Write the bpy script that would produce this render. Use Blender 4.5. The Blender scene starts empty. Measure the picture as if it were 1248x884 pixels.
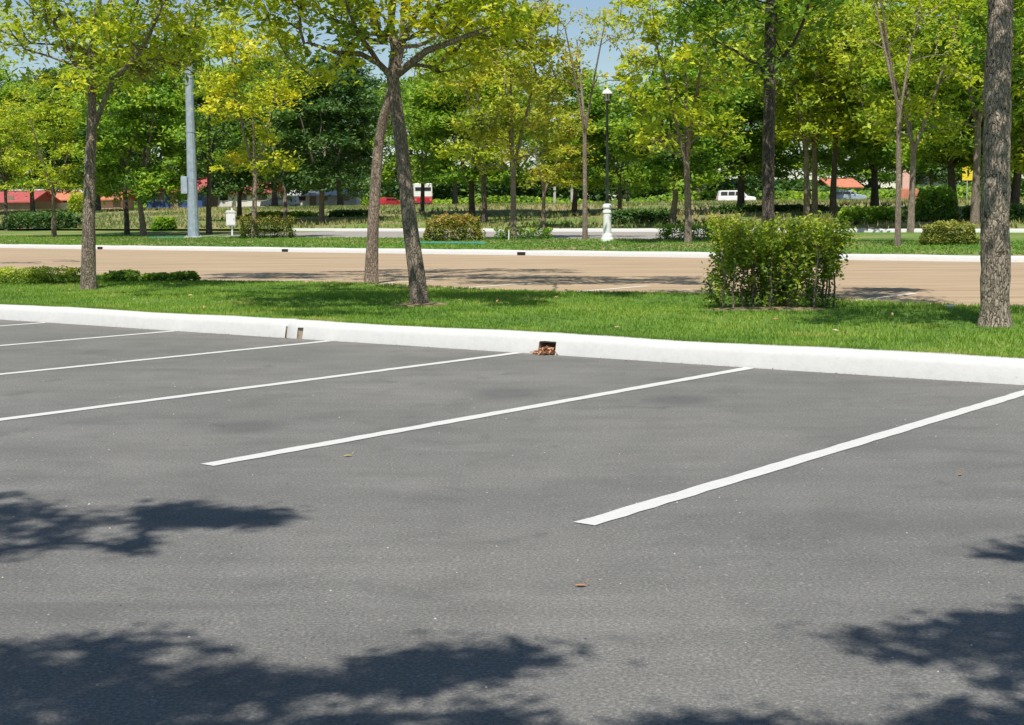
import bpy, math, random
import numpy as np
from mathutils import Matrix, Vector
random.seed(7)
rng = np.random.default_rng(11)
C = bpy.context.scene.collection
sc = bpy.context.scene

# ------------------------------------------------------------------ camera
F, CX, CY, CAMH = 1765.0, 624.0, 442.0, 1.35
def _ray(px, py): return np.array([(px-CX)/F, -(py-CY)/F, -1.0])
_vr = _ray(2014, 253); _vl = _ray(-1640, 277)
_U = np.cross(_vl, _vr); _U /= np.linalg.norm(_U)
if _U[1] < 0: _U = -_U
_f = np.array([0, 0, -1.0]); _Y = _f-_U*(_f@_U); _Y /= np.linalg.norm(_Y)
_X = np.cross(_Y, _U)
RW = np.array([_X, _Y, _U])                 # rows: world axes in camera coordinates -> world = RW @ cam
cam_d = bpy.data.cameras.new('camera'); cam = bpy.data.objects.new('camera', cam_d); C.objects.link(cam)
m4 = Matrix.Identity(4)
for i in range(3):
    for j in range(3): m4[i][j] = float(RW[i][j])
m4.translation = Vector((0, 0, CAMH)); cam.matrix_world = m4
cam_d.sensor_width = 36; cam_d.lens = F/1248*36; cam_d.clip_end = 6000; cam_d.clip_start = 0.05
sc.camera = cam
# ------------------------------------------------------------------ light
SUN_EL, SUN_AZ = 61.0, 187.0        # azimuth the sun stands at, clockwise from +Y
w = bpy.data.worlds.new("World"); sc.world = w; w.use_nodes = True
nt = w.node_tree
sky = nt.nodes.new('ShaderNodeTexSky'); sky.sky_type = 'NISHITA'; sky.sun_disc = False
sky.sun_elevation = math.radians(SUN_EL); sky.sun_rotation = math.radians(SUN_AZ)
sky.air_density = 1.0; sky.dust_density = 0.1; sky.ozone_density = 1.6
bg = nt.nodes['Background']; bg.inputs[1].default_value = 0.088
hs = nt.nodes.new('ShaderNodeHueSaturation'); hs.inputs['Saturation'].default_value = 1.0
nt.links.new(sky.outputs[0], hs.inputs['Color']); nt.links.new(hs.outputs[0], bg.inputs[0])
sd = bpy.data.lights.new('sun', 'SUN'); sd.energy = 5.0; sd.angle = math.radians(0.55); sd.color = (1, .95, .865)
so = bpy.data.objects.new('sun', sd); C.objects.link(so)
a = math.radians(SUN_AZ); e = math.radians(SUN_EL)
sdir = Vector((math.sin(a)*math.cos(e), math.cos(a)*math.cos(e), math.sin(e)))
so.rotation_euler = sdir.to_track_quat('Z', 'Y').to_euler(); so.location = (0, 0, 50)
sc.view_settings.view_transform = 'Standard'; sc.view_settings.look = 'None'
sc.view_settings.exposure = 0.2; sc.view_settings.gamma = 1
sc.render.engine = 'CYCLES'
sc.cycles.max_bounces = 6; sc.cycles.diffuse_bounces = 3; sc.cycles.transmission_bounces = 4

# ------------------------------------------------------------------ place: p runs square to the kerb, q along it
N2 = np.array([.5990, .8008]); U2 = np.array([-.8008, .5990])
P_K1, P_G1, P_L0, P_L1 = 11.39, 11.62, 18.6, 39.2      # near kerb, lawn start, lawn end, far kerb
PROF_P = [-5000, 39.5, 50, 50.01, 62, 62.3, 70, 80, 95, 110, 160, 176, 300, 6000]
PROF_Z = [0, .17, .34, .34, .47, .60, .78, 1.25, 1.95, 2.2, 2.55, 2.6, 2.7, 2.7]
def hp(p): return float(np.interp(p, PROF_P, PROF_Z)) if p > 39.5 else (0.17 if P_G1 < p < P_L0 else 0.0)
def W(p, q, z=0.0):
    v = N2*p+U2*q
    return (float(v[0]), float(v[1]), float(z))
def pq(x, y): return float(N2[0]*x+N2[1]*y), float(U2[0]*x+U2[1]*y)
def raydir(px, py):
    r = RW @ _ray(px, py); return r/r[1]
def wp(px, py, Y):                                     # the point seen there, Y metres ahead
    r = raydir(px, py); return np.array([r[0]*Y, Y, CAMH+r[2]*Y])
def at(px, py):                                        # where the line of sight meets the ground
    r = raydir(px, py); Y = 3.0
    while Y < 900:
        if CAMH+r[2]*Y <= hp(pq(r[0]*Y, Y)[0]): break
        Y *= 1.002
    x, y = r[0]*Y, Y
    return np.array([x, y, hp(pq(x, y)[0])])
def on(px, Y):                                         # ground point in the direction of column px, Y ahead
    r = raydir(px, 262); x = r[0]*Y
    return np.array([x, Y, hp(pq(x, Y)[0])])

# ------------------------------------------------------------------ materials
def mat(name):
    m = bpy.data.materials.new(name); m.use_nodes = True
    t = m.node_tree; b = t.nodes['Principled BSDF']
    return m, t, b
def nd(t, typ, **kw):
    n = t.nodes.new(typ)
    for k, v in kw.items():
        if k.startswith('i_'):
            key = k[2:]; key = int(key) if key.isdigit() else key.replace('_', ' ')
            n.inputs[key].default_value = v
        else: setattr(n, k, v)
    return n
def ramp(t, fac, stops, interp='LINEAR'):
    r = t.nodes.new('ShaderNodeValToRGB'); r.color_ramp.interpolation = interp
    els = r.color_ramp.elements
    while len(els) < len(stops): els.new(0.5)
    for e_, (p, c) in zip(els, stops):
        e_.position = p; e_.color = (c[0], c[1], c[2], 1) if hasattr(c, '__len__') else (c, c, c, 1)
    t.links.new(fac, r.inputs[0]); return r.outputs[0]
def coords(t, scale=(1, 1, 1), rot=0.0):
    tc = t.nodes.new('ShaderNodeTexCoord'); mp = t.nodes.new('ShaderNodeMapping')
    mp.inputs['Scale'].default_value = scale; mp.inputs['Rotation'].default_value = (0, 0, rot)
    t.links.new(tc.outputs['Object'], mp.inputs[0]); return mp.outputs[0]
def noise(t, vec, scale, detail=4, rough=.55, dist=0):
    n = nd(t, 'ShaderNodeTexNoise', i_Scale=scale, i_Detail=detail, i_Roughness=rough, i_Distortion=dist)
    t.links.new(vec, n.inputs['Vector']); return n.outputs[0]
def mixc(t, fac, a_, b_, mode='MIX'):
    m = t.nodes.new('ShaderNodeMix'); m.data_type = 'RGBA'; m.blend_type = mode
    for s, v in ((0, fac), (6, a_), (7, b_)):
        if isinstance(v, bpy.types.NodeSocket): t.links.new(v, m.inputs[s])
        elif hasattr(v, '__len__'): m.inputs[s].default_value = (*v[:3], 1)
        else: m.inputs[s].default_value = v if s == 0 else (v, v, v, 1)
    return m.outputs[2]
def bump(t, b, h, strength, dist):
    bp = nd(t, 'ShaderNodeBump', i_Strength=strength, i_Distance=dist)
    t.links.new(h, bp.inputs['Height']); t.links.new(bp.outputs[0], b.inputs['Normal'])
KROT = -math.atan2(U2[1], U2[0])
def mat_plain(name, col, rough=.6, var=.12, scale=6.0, metal=0.0):
    m, t, b = mat(name); v = coords(t)
    n = noise(t, v, scale, 5)
    c = ramp(t, n, [(.3, [x*(1-var) for x in col]), (.7, [min(1, x*(1+var)) for x in col])])
    t.links.new(c, b.inputs['Base Color']); b.inputs['Roughness'].default_value = rough
    b.inputs['Metallic'].default_value = metal
    return m
def nd_noise(t, v):
    n = nd(t, 'ShaderNodeTexNoise', i_Scale=7.0, i_Detail=4.0); t.links.new(v, n.inputs['Vector'])
    sb = nd(t, 'ShaderNodeVectorMath', operation='SUBTRACT'); sb.inputs[1].default_value = (.5, .5, .5); t.links.new(n.outputs['Color'], sb.inputs[0]); return sb.outputs[0]
_a = at(828, 488); _b = at(600, 735); _c = at(620, 480); _d = at(300, 520)
STAINS = [(_a[0], _a[1], 2.6), (_c[0], _c[1], 2.4), (_d[0], _d[1], 2.8)]
def mat_asphalt():
    m, t, b = mat('asphalt'); v = coords(t)
    big = noise(t, v, .32, 4, .6); mid = noise(t, v, 1.7, 5, .65, .4); fine = noise(t, v, 75, 4, .8)
    vs = coords(t, (.35, 3.2, 1), KROT)
    streak = noise(t, vs, 1.0, 5, .6, .3)
    c = ramp(t, big, [(.30, (.136, .134, .127)), (.70, (.190, .185, .173))])
    c = mixc(t, .55, c, ramp(t, mid, [(.36, .78), (.5, .99), (.66, 1.12)]), 'MULTIPLY')
    c = mixc(t, .5, c, ramp(t, streak, [(.3, .78), (.55, 1.0), (.7, 1.14)]), 'MULTIPLY')
    c = mixc(t, .8, c, ramp(t, fine, [(.34, .45), (.5, .95), (.64, 1.7)]), 'MULTIPLY')
    vo = nd(t, 'ShaderNodeTexVoronoi', i_Scale=85.0); t.links.new(v, vo.inputs['Vector'])
    sp = ramp(t, vo.outputs['Color'], [(.0, 0.0), (.86, 0.0), (.96, .55)])
    c = mixc(t, sp, c, (.33, .32, .30))
    sn = noise(t, v, 2.6, 4, .5, 1.0)
    c = mixc(t, ramp(t, sn, [(.62, 0.0), (.74, .5)]), c, (.085, .085, .083))
    st = noise(t, coords(t, (.7, 1.5, 1), KROT), .75, 5, .6, .6)
    c = mixc(t, ramp(t, st, [(.60, 0.0), (.68, .38)]), c, (.10, .10, .098))
    c = mixc(t, ramp(t, noise(t, coords(t, (.5, 1, 1), KROT+.5), 1.1, 6, .7, .4), [(.58, 0.0), (.72, .3)]), c, (.25, .245, .235))
    for (sx, sy, k_) in STAINS:      # oil patches
        tc = t.nodes.new('ShaderNodeTexCoord'); mp = t.nodes.new('ShaderNodeMapping'); mp.vector_type = 'POINT'
        mp.inputs['Location'].default_value = (-sx*k_, -sy*k_*.8, 0); mp.inputs['Scale'].default_value = (k_, k_*.8, 1)
        t.links.new(tc.outputs['Object'], mp.inputs[0])
        g = nd(t, 'ShaderNodeTexGradient', gradient_type='SPHERICAL'); t.links.new(mixc(t, .25, mp.outputs[0], nd_noise(t, v), 'ADD'), g.inputs[0])
        c = mixc(t, ramp(t, g.outputs[1], [(.1, 0.0), (.6, .42)]), c, (.06, .06, .06))
    t.links.new(c, b.inputs['Base Color']); b.inputs['Roughness'].default_value = .88
    h = noise(t, v, 150, 3, .8); bump(t, b, h, .7, .006)
    return m
def mat_tan():
    m, t, b = mat('tan_paving'); v = coords(t, (.25, 1.6, 1), KROT); v2 = coords(t)
    n = noise(t, v, .9, 6, .6, .4); f = noise(t, v2, 60, 3)
    c = ramp(t, n, [(.3, (.29, .205, .125)), (.5, (.385, .28, .175)), (.72, (.47, .36, .24))])
    c = mixc(t, .35, c, ramp(t, f, [(.3, .75), (.7, 1.2)]), 'MULTIPLY')
    c = mixc(t, ramp(t, noise(t, v, 3.1, 4), [(.62, 0.0), (.75, .35)]), c, (.28, .22, .17))
    t.links.new(c, b.inputs['Base Color']); b.inputs['Roughness'].default_value = .9
    return m
def mat_paint(name='white_paint', wear=.5, col=(.78, .78, .75)):
    m, t, b = mat(name); v = coords(t)
    n = noise(t, v, 14, 6, .7); d = noise(t, v, 1.5, 4, .6); f = noise(t, v, 110, 2, .7)
    c = ramp(t, n, [(.3, [x*.92 for x in col]), (.55, col)])
    c = mixc(t, ramp(t, d, [(.5, 0.0), (.85, .22)]), c, (.50, .48, .43))
    c = mixc(t, ramp(t, f, [(.28, wear), (.42, 0.0)]), c, (.3, .3, .29))
    if name == 'kerb_paint':
        sc1 = noise(t, coords(t, (.8, 3, 5), KROT), 1.3, 6, .75, .8)
        c = mixc(t, ramp(t, sc1, [(.66, 0.0), (.72, .55)]), c, (.27, .26, .24))
    t.links.new(c, b.inputs['Base Color']); b.inputs['Roughness'].default_value = .75
    bump(t, b, n, .35, .01)
    return m
def mat_lawn(name='lawn_soil', dry=0.0):
    m, t, b = mat(name); v = coords(t)
    big = noise(t, v, .45, 5, .6); mid = noise(t, v, 5, 5, .7); f = noise(t, v, 45, 3, .8)
    c = ramp(t, big, [(.3, (.08, .17, .018)), (.55, (.13, .24, .028)), (.75, (.20, .28, .045))])
    c = mixc(t, .7, c, ramp(t, mid, [(.3, .6), (.7, 1.3)]), 'MULTIPLY')
    c = mixc(t, .6, c, ramp(t, f, [(.3, .5), (.7, 1.4)]), 'MULTIPLY')
    if dry > 0:
        dn = noise(t, coords(t, (.5, 1.6, 1), KROT), .16, 6, .65, .5)
        c2 = ramp(t, noise(t, v, .9, 6, .7), [(.3, (.17, .18, .06)), (.55, (.32, .25, .12)), (.75, (.42, .31, .18))])
        c = mixc(t, ramp(t, dn, [(.52-dry*.22, 0.0), (.6-dry*.1, 1.0)]), c, c2)
    t.links.new(c, b.inputs['Base Color']); b.inputs['Roughness'].default_value = .95
    bump(t, b, f, .8, .03)
    return m
def mat_bark(name, dark, light, sc_=1.0, knobs=False):
    m, t, b = mat(name); v = coords(t, (1, 1, .33)); v2 = coords(t)
    n = noise(t, v, 30*sc_, 6, .8, .8); n2 = noise(t, v2, 1.6, 4, .6)
    wn = nd(t, 'ShaderNodeTexNoise', i_Scale=9.0, i_Detail=3.0); t.links.new(v, wn.inputs['Vector'])
    wv = mixc(t, .25, v, wn.outputs['Color'], 'ADD')
    vo = nd(t, 'ShaderNodeTexVoronoi', feature='DISTANCE_TO_EDGE', i_Scale=26.0*sc_); t.links.new(wv, vo.inputs['Vector'])
    crack = ramp(t, vo.outputs['Distance'], [(.0, .25), (.10, .8), (.25, 1.0)])
    c = ramp(t, n, [(.34, dark), (.46, [x*.35+y*.65 for x, y in zip(dark, light)]), (.62, light)])
    c = mixc(t, crack, dark, c)
    c = mixc(t, .7, c, ramp(t, n2, [(.3, .62), (.7, 1.3)]), 'MULTIPLY')
    if knobs:
        vk = coords(t, (1, 1, .85))
        k = ramp(t, noise(t, vk, 21, 3, .7, 1.0), [(.38, 1.0), (.43, 0.0)])
        c = mixc(t, k, c, [x*.5 for x in dark])
    t.links.new(c, b.inputs['Base Color']); b.inputs['Roughness'].default_value = .95
    hh = mixc(t, .5, crack, n)
    bump(t, b, hh, 1.0, .04)
    return m
def mat_leaf(name, stops, trans=.42):
    m, t, b = mat(name)
    at_ = nd(t, 'ShaderNodeAttribute', attribute_name='tint')
    oi = t.nodes.new('ShaderNodeObjectInfo')
    ad = nd(t, 'ShaderNodeMath', operation='MULTIPLY_ADD', i_1=.16); t.links.new(oi.outputs['Random'], ad.inputs[0]); 
    sb = nd(t, 'ShaderNodeMath', operation='ADD', i_1=-.08); t.links.new(at_.outputs['Fac'], sb.inputs[0]); t.links.new(sb.outputs[0], ad.inputs[2])
    c = ramp(t, ad.outputs[0], [(p_, (c_[0], c_[1]*.97, c_[2]+.022)) for p_, c_ in stops])
    t.links.new(c, b.inputs['Base Color']); b.inputs['Roughness'].default_value = .55
    b.inputs['Specular IOR Level'].default_value = .35
    tr = t.nodes.new('ShaderNodeBsdfTranslucent'); ms = t.nodes.new('ShaderNodeMixShader'); ms.inputs[0].default_value = trans
    t.links.new(mixc(t, 1.0, c, (1.25, 1.3, .6), 'MULTIPLY'), tr.inputs[0])
    t.links.new(b.outputs[0], ms.inputs[1]); t.links.new(tr.outputs[0], ms.inputs[2])
    t.links.new(ms.outputs[0], t.nodes['Material Output'].inputs[0])
    return m
M = {}
M['asphalt'] = mat_asphalt(); M['tan'] = mat_tan()
M['paint'] = mat_paint(wear=.45, col=(.58, .58, .56)); M['kerb'] = mat_paint('kerb_paint', wear=.15, col=(.57, .57, .55)); M['faded'] = mat_paint('faded_paint', wear=.3, col=(.66, .61, .52))
M['lawn'] = mat_lawn(); M['bank'] = mat_lawn('bank_ground', .55); M['farlawn'] = mat_lawn('far_lawn', .15)
M['soil'] = mat_plain('bare_soil', (.24, .17, .10), .95, .3, 20)
M['road'] = mat_plain('far_road', (.30, .275, .25), .9, .15, 3)
M['bark'] = mat_bark('bark', (.08, .06, .045), (.44, .35, .275))
M['bark_knob'] = mat_bark('knobbly_bark', (.10, .075, .055), (.59, .48, .38), 1.0, True)
M['bark_dark'] = mat_bark('dark_bark', (.03, .025, .02), (.20, .16, .13))
M['bark_pale'] = mat_bark('pale_bark', (.13, .10, .075), (.46, .36, .28))
M['leaf_lime'] = mat_leaf('leaf_lime', [(0, (.10, .18, .014)), (.3, (.28, .40, .02)), (.6, (.50, .58, .028)), (1, (.70, .68, .04))])
M['leaf_yellow'] = mat_leaf('leaf_yellow', [(0, (.14, .23, .012)), (.3, (.38, .48, .018)), (.55, (.64, .66, .024)), (.85, (.84, .76, .03)), (1, (.78, .56, .05))])
M['leaf_green'] = mat_leaf('leaf_green', [(0, (.055, .13, .018)), (.35, (.17, .33, .026)), (.7, (.34, .50, .034)), (1, (.52, .60, .04))])
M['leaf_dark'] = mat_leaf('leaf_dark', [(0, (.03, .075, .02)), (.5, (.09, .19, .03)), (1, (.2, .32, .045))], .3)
M['leaf_olive'] = mat_leaf('leaf_olive', [(0, (.14, .20, .02)), (.35, (.36, .42, .03)), (.7, (.62, .60, .04)), (1, (.70, .46, .07))])
M['leaf_rust'] = mat_leaf('leaf_rust', [(0, (.05, .09, .014)), (.4, (.20, .26, .025)), (.7, (.38, .35, .05)), (1, (.46, .22, .06))], .25)
M['leaf_dull'] = mat_leaf('leaf_dull', [(0, (.06, .09, .014)), (.4, (.19, .24, .03)), (.7, (.33, .36, .05)), (1, (.45, .42, .08))], .25)
M['leaf_hedge'] = mat_leaf('leaf_hedge', [(0, (.04, .09, .010)), (.32, (.15, .26, .016)), (.6, (.34, .45, .024)), (1, (.56, .60, .05))], .35)
M['grass'] = mat_leaf('grass_blade', [(0, (.08, .18, .012)), (.5, (.20, .36, .024)), (.85, (.33, .46, .04)), (1, (.46, .46, .12))], .4)
M['drygrass'] = mat_leaf('dry_grass_blade', [(0, (.10, .18, .03)), (.45, (.20, .26, .05)), (.8, (.36, .34, .12)), (1, (.5, .4, .2))], .3)
M['steel'] = mat_plain('galvanised_steel', (.36, .43, .50), .5, .2, 4, .3)
M['white'] = mat_plain('white_coat', (.78, .78, .76), .5, .06, 5)
M['black'] = mat_plain('black_iron', (.02, .028, .024), .45, .2, 8)
M['conc'] = mat_plain('concrete', (.42, .40, .37), .9, .15, 3)
M['dark'] = mat_plain('dark_void', (.015, .013, .012), .9, .3, 10)
M['redroof'] = mat_plain('red_roof', (.40, .09, .085), .6, .18, 2)
M['orangeroof'] = mat_plain('orange_roof', (.52, .19, .11), .7, .15, 2)
M['silver'] = mat_plain('silver_roof', (.58, .58, .57), .5, .1, 1.5, .2)
M['wallw'] = mat_plain('wall_white', (.66, .65, .62), .8, .08, 1.0)
M['wallb'] = mat_plain('wall_brown', (.28, .2, .15), .9, .12, 1.0)
M['blue'] = mat_plain('blue_cloth', (.03, .07, .22), .7, .15, 2)
M['glass'] = mat_plain('dark_glass', (.03, .035, .04), .08, .1, 1)
M['tyre'] = mat_plain('tyre', (.02, .02, .02), .85, .1, 8)
M['red'] = mat_plain('red_coat', (.45, .03, .045), .35, .08, 2)
M['yellow'] = mat_plain('yellow_coat', (.75, .58, .03), .5, .06, 2)
M['teal'] = mat_plain('teal_cloth', (.03, .20, .15), .7, .15, 2)
M['drain_tan'] = mat_plain('drain_tan', (.42, .34, .25), .9, .2, 20)
M['litter'] = mat_plain('dry_leaf', (.42, .20, .09), .8, .35, 30)
M['litter_y'] = mat_plain('yellow_leaf', (.55, .42, .12), .7, .2, 30)
M['rim'] = mat_plain('rim_metal', (.5, .5, .52), .35, .05, 8, .6)
M['pink'] = mat_plain('pink_paint', (.70, .42, .36), .6, .08, 2)

# ------------------------------------------------------------------ mesh helpers
def fast_mesh(name, verts, faces, tint=None, smooth=False):
    """verts (N,3) array, faces (F,k) array with k constant"""
    verts = np.asarray(verts, dtype=np.float32); faces = np.asarray(faces, dtype=np.int32)
    me = bpy.data.meshes.new(name); nf, k = faces.shape
    me.vertices.add(len(verts)); me.vertices.foreach_set('co', verts.ravel())
    me.loops.add(nf*k); me.loops.foreach_set('vertex_index', faces.ravel())
    me.polygons.add(nf); me.polygons.foreach_set('loop_start', np.arange(0, nf*k, k, dtype=np.int32))
    me.polygons.foreach_set('loop_total', np.full(nf, k, dtype=np.int32))
    if smooth: me.polygons.foreach_set('use_smooth', np.ones(nf, dtype=bool))
    if tint is not None:
        at_ = me.attributes.new('tint', 'FLOAT', 'FACE'); at_.data.foreach_set('value', np.asarray(tint, dtype=np.float32))
    me.update(calc_edges=True); return me
def link(name, me, m, parent=None, smooth=False):
    if me.materials and m is None: pass
    elif not me.materials: me.materials.append(m)
    if smooth:
        me.polygons.foreach_set('use_smooth', np.ones(len(me.polygons), dtype=bool))
    o = bpy.data.objects.new(name, me); C.objects.link(o)
    if parent: o.parent = parent
    return o
def tag(o, label=None, cat=None, group=None, kind=None):
    if label: o['label'] = label
    if cat: o['category'] = cat
    if group: o['group'] = group
    if kind: o['kind'] = kind
    return o
def empty(name, loc, rz=0.0, **kw):
    o = bpy.data.objects.new(name, None); C.objects.link(o); o.empty_display_size = .2
    o.location = [float(v) for v in loc]; o.rotation_euler = (0, 0, rz); return tag(o, **kw)
class MB:
    def __init__(s): s.v = []; s.f = []
    def quadv(s, pts):
        b = len(s.v); s.v += [tuple(map(float, p)) for p in pts]; s.f.append(tuple(range(b, b+len(pts))))
    def box(s, x0, x1, y0, y1, z0, z1, bev=0.0):
        b = len(s.v)
        if bev <= 0:
            s.v += [(x0, y0, z0), (x1, y0, z0), (x1, y1, z0), (x0, y1, z0), (x0, y0, z1), (x1, y0, z1), (x1, y1, z1), (x0, y1, z1)]
            s.f += [tuple(b+i for i in f) for f in ((0, 3, 2, 1), (4, 5, 6, 7), (0, 1, 5, 4), (1, 2, 6, 5), (2, 3, 7, 6), (3, 0, 4, 7))]
        else:
            e_ = bev; rings = [(z0, e_), (z0+e_, 0), (z1-e_, 0), (z1, e_)]
            for z, i in rings:
                for (x, y) in ((x0+e_, y0+i), (x1-e_, y0+i), (x1-i, y0+e_), (x1-i, y1-e_), (x1-e_, y1-i), (x0+e_, y1-i), (x0+i, y1-e_), (x0+i, y0+e_)):
                    s.v.append((x, y, z))
            for r in range(3):
                for k in range(8):
                    k2 = (k+1) % 8; s.f.append((b+r*8+k, b+r*8+k2, b+r*8+8+k2, b+r*8+8+k))
            s.f.append(tuple(b+i for i in range(7, -1, -1))); s.f.append(tuple(b+24+i for i in range(8)))
        return s
    def lathe(s, prof, n=16, c=(0, 0, 0), ax='z'):
        b = len(s.v)
        for r, h in prof:
            for k in range(n):
                a_ = 2*math.pi*k/n; x, y = r*math.cos(a_), r*math.sin(a_)
                p = (x, y, h) if ax == 'z' else ((x, h, y) if ax == 'y' else (h, x, y))
                s.v.append((p[0]+c[0], p[1]+c[1], p[2]+c[2]))
        for i in range(len(prof)-1):
            for k in range(n):
                k2 = (k+1) % n; s.f.append((b+i*n+k, b+i*n+k2, b+i*n+n+k2, b+i*n+n+k))
        s.f.append(tuple(b+i for i in range(n-1, -1, -1))); s.f.append(tuple(b+(len(prof)-1)*n+i for i in range(n)))
        return s
    def tube(s, pts, radii, n=8):
        b = len(s.v); pts = [Vector([float(c) for c in p]) for p in pts]; up = Vector((.3, 1, .1)).normalized()
        for i, p in enumerate(pts):
            t_ = (pts[min(i+1, len(pts)-1)]-pts[max(i-1, 0)]).normalized()
            x_ = t_.cross(up).normalized(); y_ = t_.cross(x_)
            r = radii[i] if hasattr(radii, '__len__') else radii
            for k in range(n):
                a_ = 2*math.pi*k/n; s.v.append(tuple(p+(x_*math.cos(a_)+y_*math.sin(a_))*r))
        for i in range(len(pts)-1):
            for k in range(n):
                k2 = (k+1) % n; s.f.append((b+i*n+k, b+i*n+k2, b+i*n+n+k2, b+i*n+n+k))
        s.f.append(tuple(b+(len(pts)-1)*n+i for i in range(n)))
        return s
    def prism(s, poly, y0, y1):                        # poly in x,z extruded along y
        b = len(s.v); n = len(poly)
        for y in (y0, y1):
            for x, z in poly: s.v.append((x, y, z))
        for k in range(n):
            k2 = (k+1) % n; s.f.append((b+k, b+k2, b+n+k2, b+n+k))
        s.f.append(tuple(b+i for i in range(n-1, -1, -1))); s.f.append(tuple(b+n+i for i in range(n)))
        return s
    def build(s, name, m, parent=None, smooth=False):
        me = bpy.data.meshes.new(name); me.from_pydata(s.v, [], s.f); me.validate()
        import bmesh
        bm = bmesh.new(); bm.from_mesh(me); bmesh.ops.recalc_face_normals(bm, faces=bm.faces); bm.to_mesh(me); bm.free()
        return link(name, me, m, parent, smooth)

# ------------------------------------------------------------------ ground
def strip(name, p0, p1, q0, q1, zf, m, npn=2, nq=2, jag=None):
    P = np.linspace(p0, p1, npn) if np.isscalar(p0) else p0
    Q = np.linspace(q0, q1, nq)
    v = []
    for i, p in enumerate(P):
        for q in Q:
            pp = p+(jag(q) if jag and i in (0, len(P)-1) else 0)
            v.append(W(pp, q, zf(p, q)))
    n = len(Q); f = [(i*n+j, i*n+j+1, (i+1)*n+j+1, (i+1)*n+j) for i in range(len(P)-1) for j in range(n-1)]
    me = fast_mesh(name, v, f, smooth=True)
    o = link(name, me, m)
    # normals up
    if me.polygons[0].normal.z < 0: me.flip_normals()
    return tag(o, kind='structure')
strip('ground', -800, 5000, -3000, 5000, lambda p, q: -.6, M['bank'], 2, 2)
strip('parking_lot', -60, P_K1+.08, -60, 90, lambda p, q: 0.0, M['asphalt'], 2, 2)
strip('tan_parking_lot', P_L0-.3, P_L1+.08, -60, 160, lambda p, q: 0.0, M['tan'], 2, 2)
def zmed(p, q): 
    e_ = min(p-P_G1, P_L0-p)
    return -.05 if e_ < -.02 else (.155+.03*math.sin(q*.7+p)+.05*min(1, e_/3) if e_ > .2 else .165)
Pm = np.array([P_G1-.03, P_G1+.01, P_G1+.5, 12.5, 13.5, 14.5, 15.5, 16.5, 17.5, 18.1, P_L0-.15, P_L0])
strip('lawn', Pm, None, -60, 90, lambda p, q: (.175 if p < P_G1 else (.02 if p > P_L0-.05 else (.12 if p > P_L0-.2 else .175+.025*math.sin(q*.9+p*1.3)*min(1, (p-P_G1)/2)))), M['lawn'], 0, 200)
def zfl(p, q): return float(np.interp(p, [39.5, 50], [.17, .34]))
strip('far_lawn', P_L1+.24, 50.0, -60, 200, zfl, M['farlawn'], 8, 40)
Pb = np.concatenate([[62.28], np.linspace(64, 130, 34), np.linspace(135, 190, 12), [220, 300, 500, 1000, 4500]])
def zb(p, q):
    z = hp(p)
    if 64 < p < 155: z += .10*math.sin(q*.21+p*.3)+.06*math.sin(q*.53-p*.17)+.05*math.sin(q*.11)
    return z
strip('grass_bank', Pb, None, -900, 2500, zb, M['bank'], 0, 900)
# the far service road: visible only between the clipped bushes; lawn on both ends
Q_R0 = pq(*at(905, 287)[:2])[1]; Q_R1 = pq(*at(262, 287)[:2])[1]
strip('service_road', 49.95, 62.05, Q_R0, Q_R1, lambda p, q: float(np.interp(p, [50, 62], [.335, .465])), M['road'], 2, 2)
for nm, a0, a1 in (('far_lawn', -60, Q_R0), ('far_lawn', Q_R1, 260)):
    strip(nm, 49.95, 62.05, a0, a1, lambda p, q: float(np.interp(p, [50, 62], [.34, .47])), M['farlawn'], 4, 30)
strip('elevated_road', 163, 173, -700, 1500, lambda p, q: 2.66, M['road'], 2, 2)

# kerbs: profile swept along q, rough edges and slight waviness
def kerb(name, p0, wid, h, q0, q1, step, base=0.0, gaps=(), bot=0.0, batter=.05):
    """cross-section: sloping face, rounded arris, flat top, back"""
    qs = list(np.arange(q0, q1, step))+[q1]
    for g0, g1, _ in gaps: qs += [g0, g1]
    qs = sorted(set(round(float(x), 4) for x in qs))
    prof = [(0, -.03), (batter*.62, h*.62), (batter+.02, h*.96), (batter+.045, h), (wid, h), (wid, -.03)]
    v = []; f = []; segs = []
    for i in range(len(qs)-1):
        mid = (qs[i]+qs[i+1])/2; g = [x for x in gaps if x[0] < mid < x[1]]
        segs.append(g[0][2] if g else None)
    for q in qs:
        rr = random.Random(int(q*1000)); dz = .006*math.sin(q*1.7)+rr.uniform(-.004, .004); dp = .012*math.sin(q*.9)+rr.uniform(-.005, .005)
        for a_, z in prof: v.append(W(p0+a_+dp*(1 if a_ < wid else 0), q, base+z+(dz if z > 0 else 0)))
    n = len(prof)
    for i, gh in enumerate(segs):
        for k in range(n-1):
            if gh is not None and k < 1: continue
            f.append((i*n+k, i*n+k+1, (i+1)*n+k+1, (i+1)*n+k))
    me = fast_mesh(name, v, f); o = link(name, me, M['kerb']); tag(o, kind='structure')
    return o
g1 = at(684, 430)[:2]; gq = pq(*g1)[1]
g1b = at(383, 409)[:2]; gqb = pq(*g1b)[1]
g1c = at(367, 409)[:2]; gqc = pq(*g1c)[1]
INL = [(gq-.09, gq+.11, 1), (gqb-.045, gqb+.045, 1), (gqc-.011, gqc+.011, 1)]
kb = kerb('kerb', P_K1, .23, .195, -30, 80, .35, gaps=INL)
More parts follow.
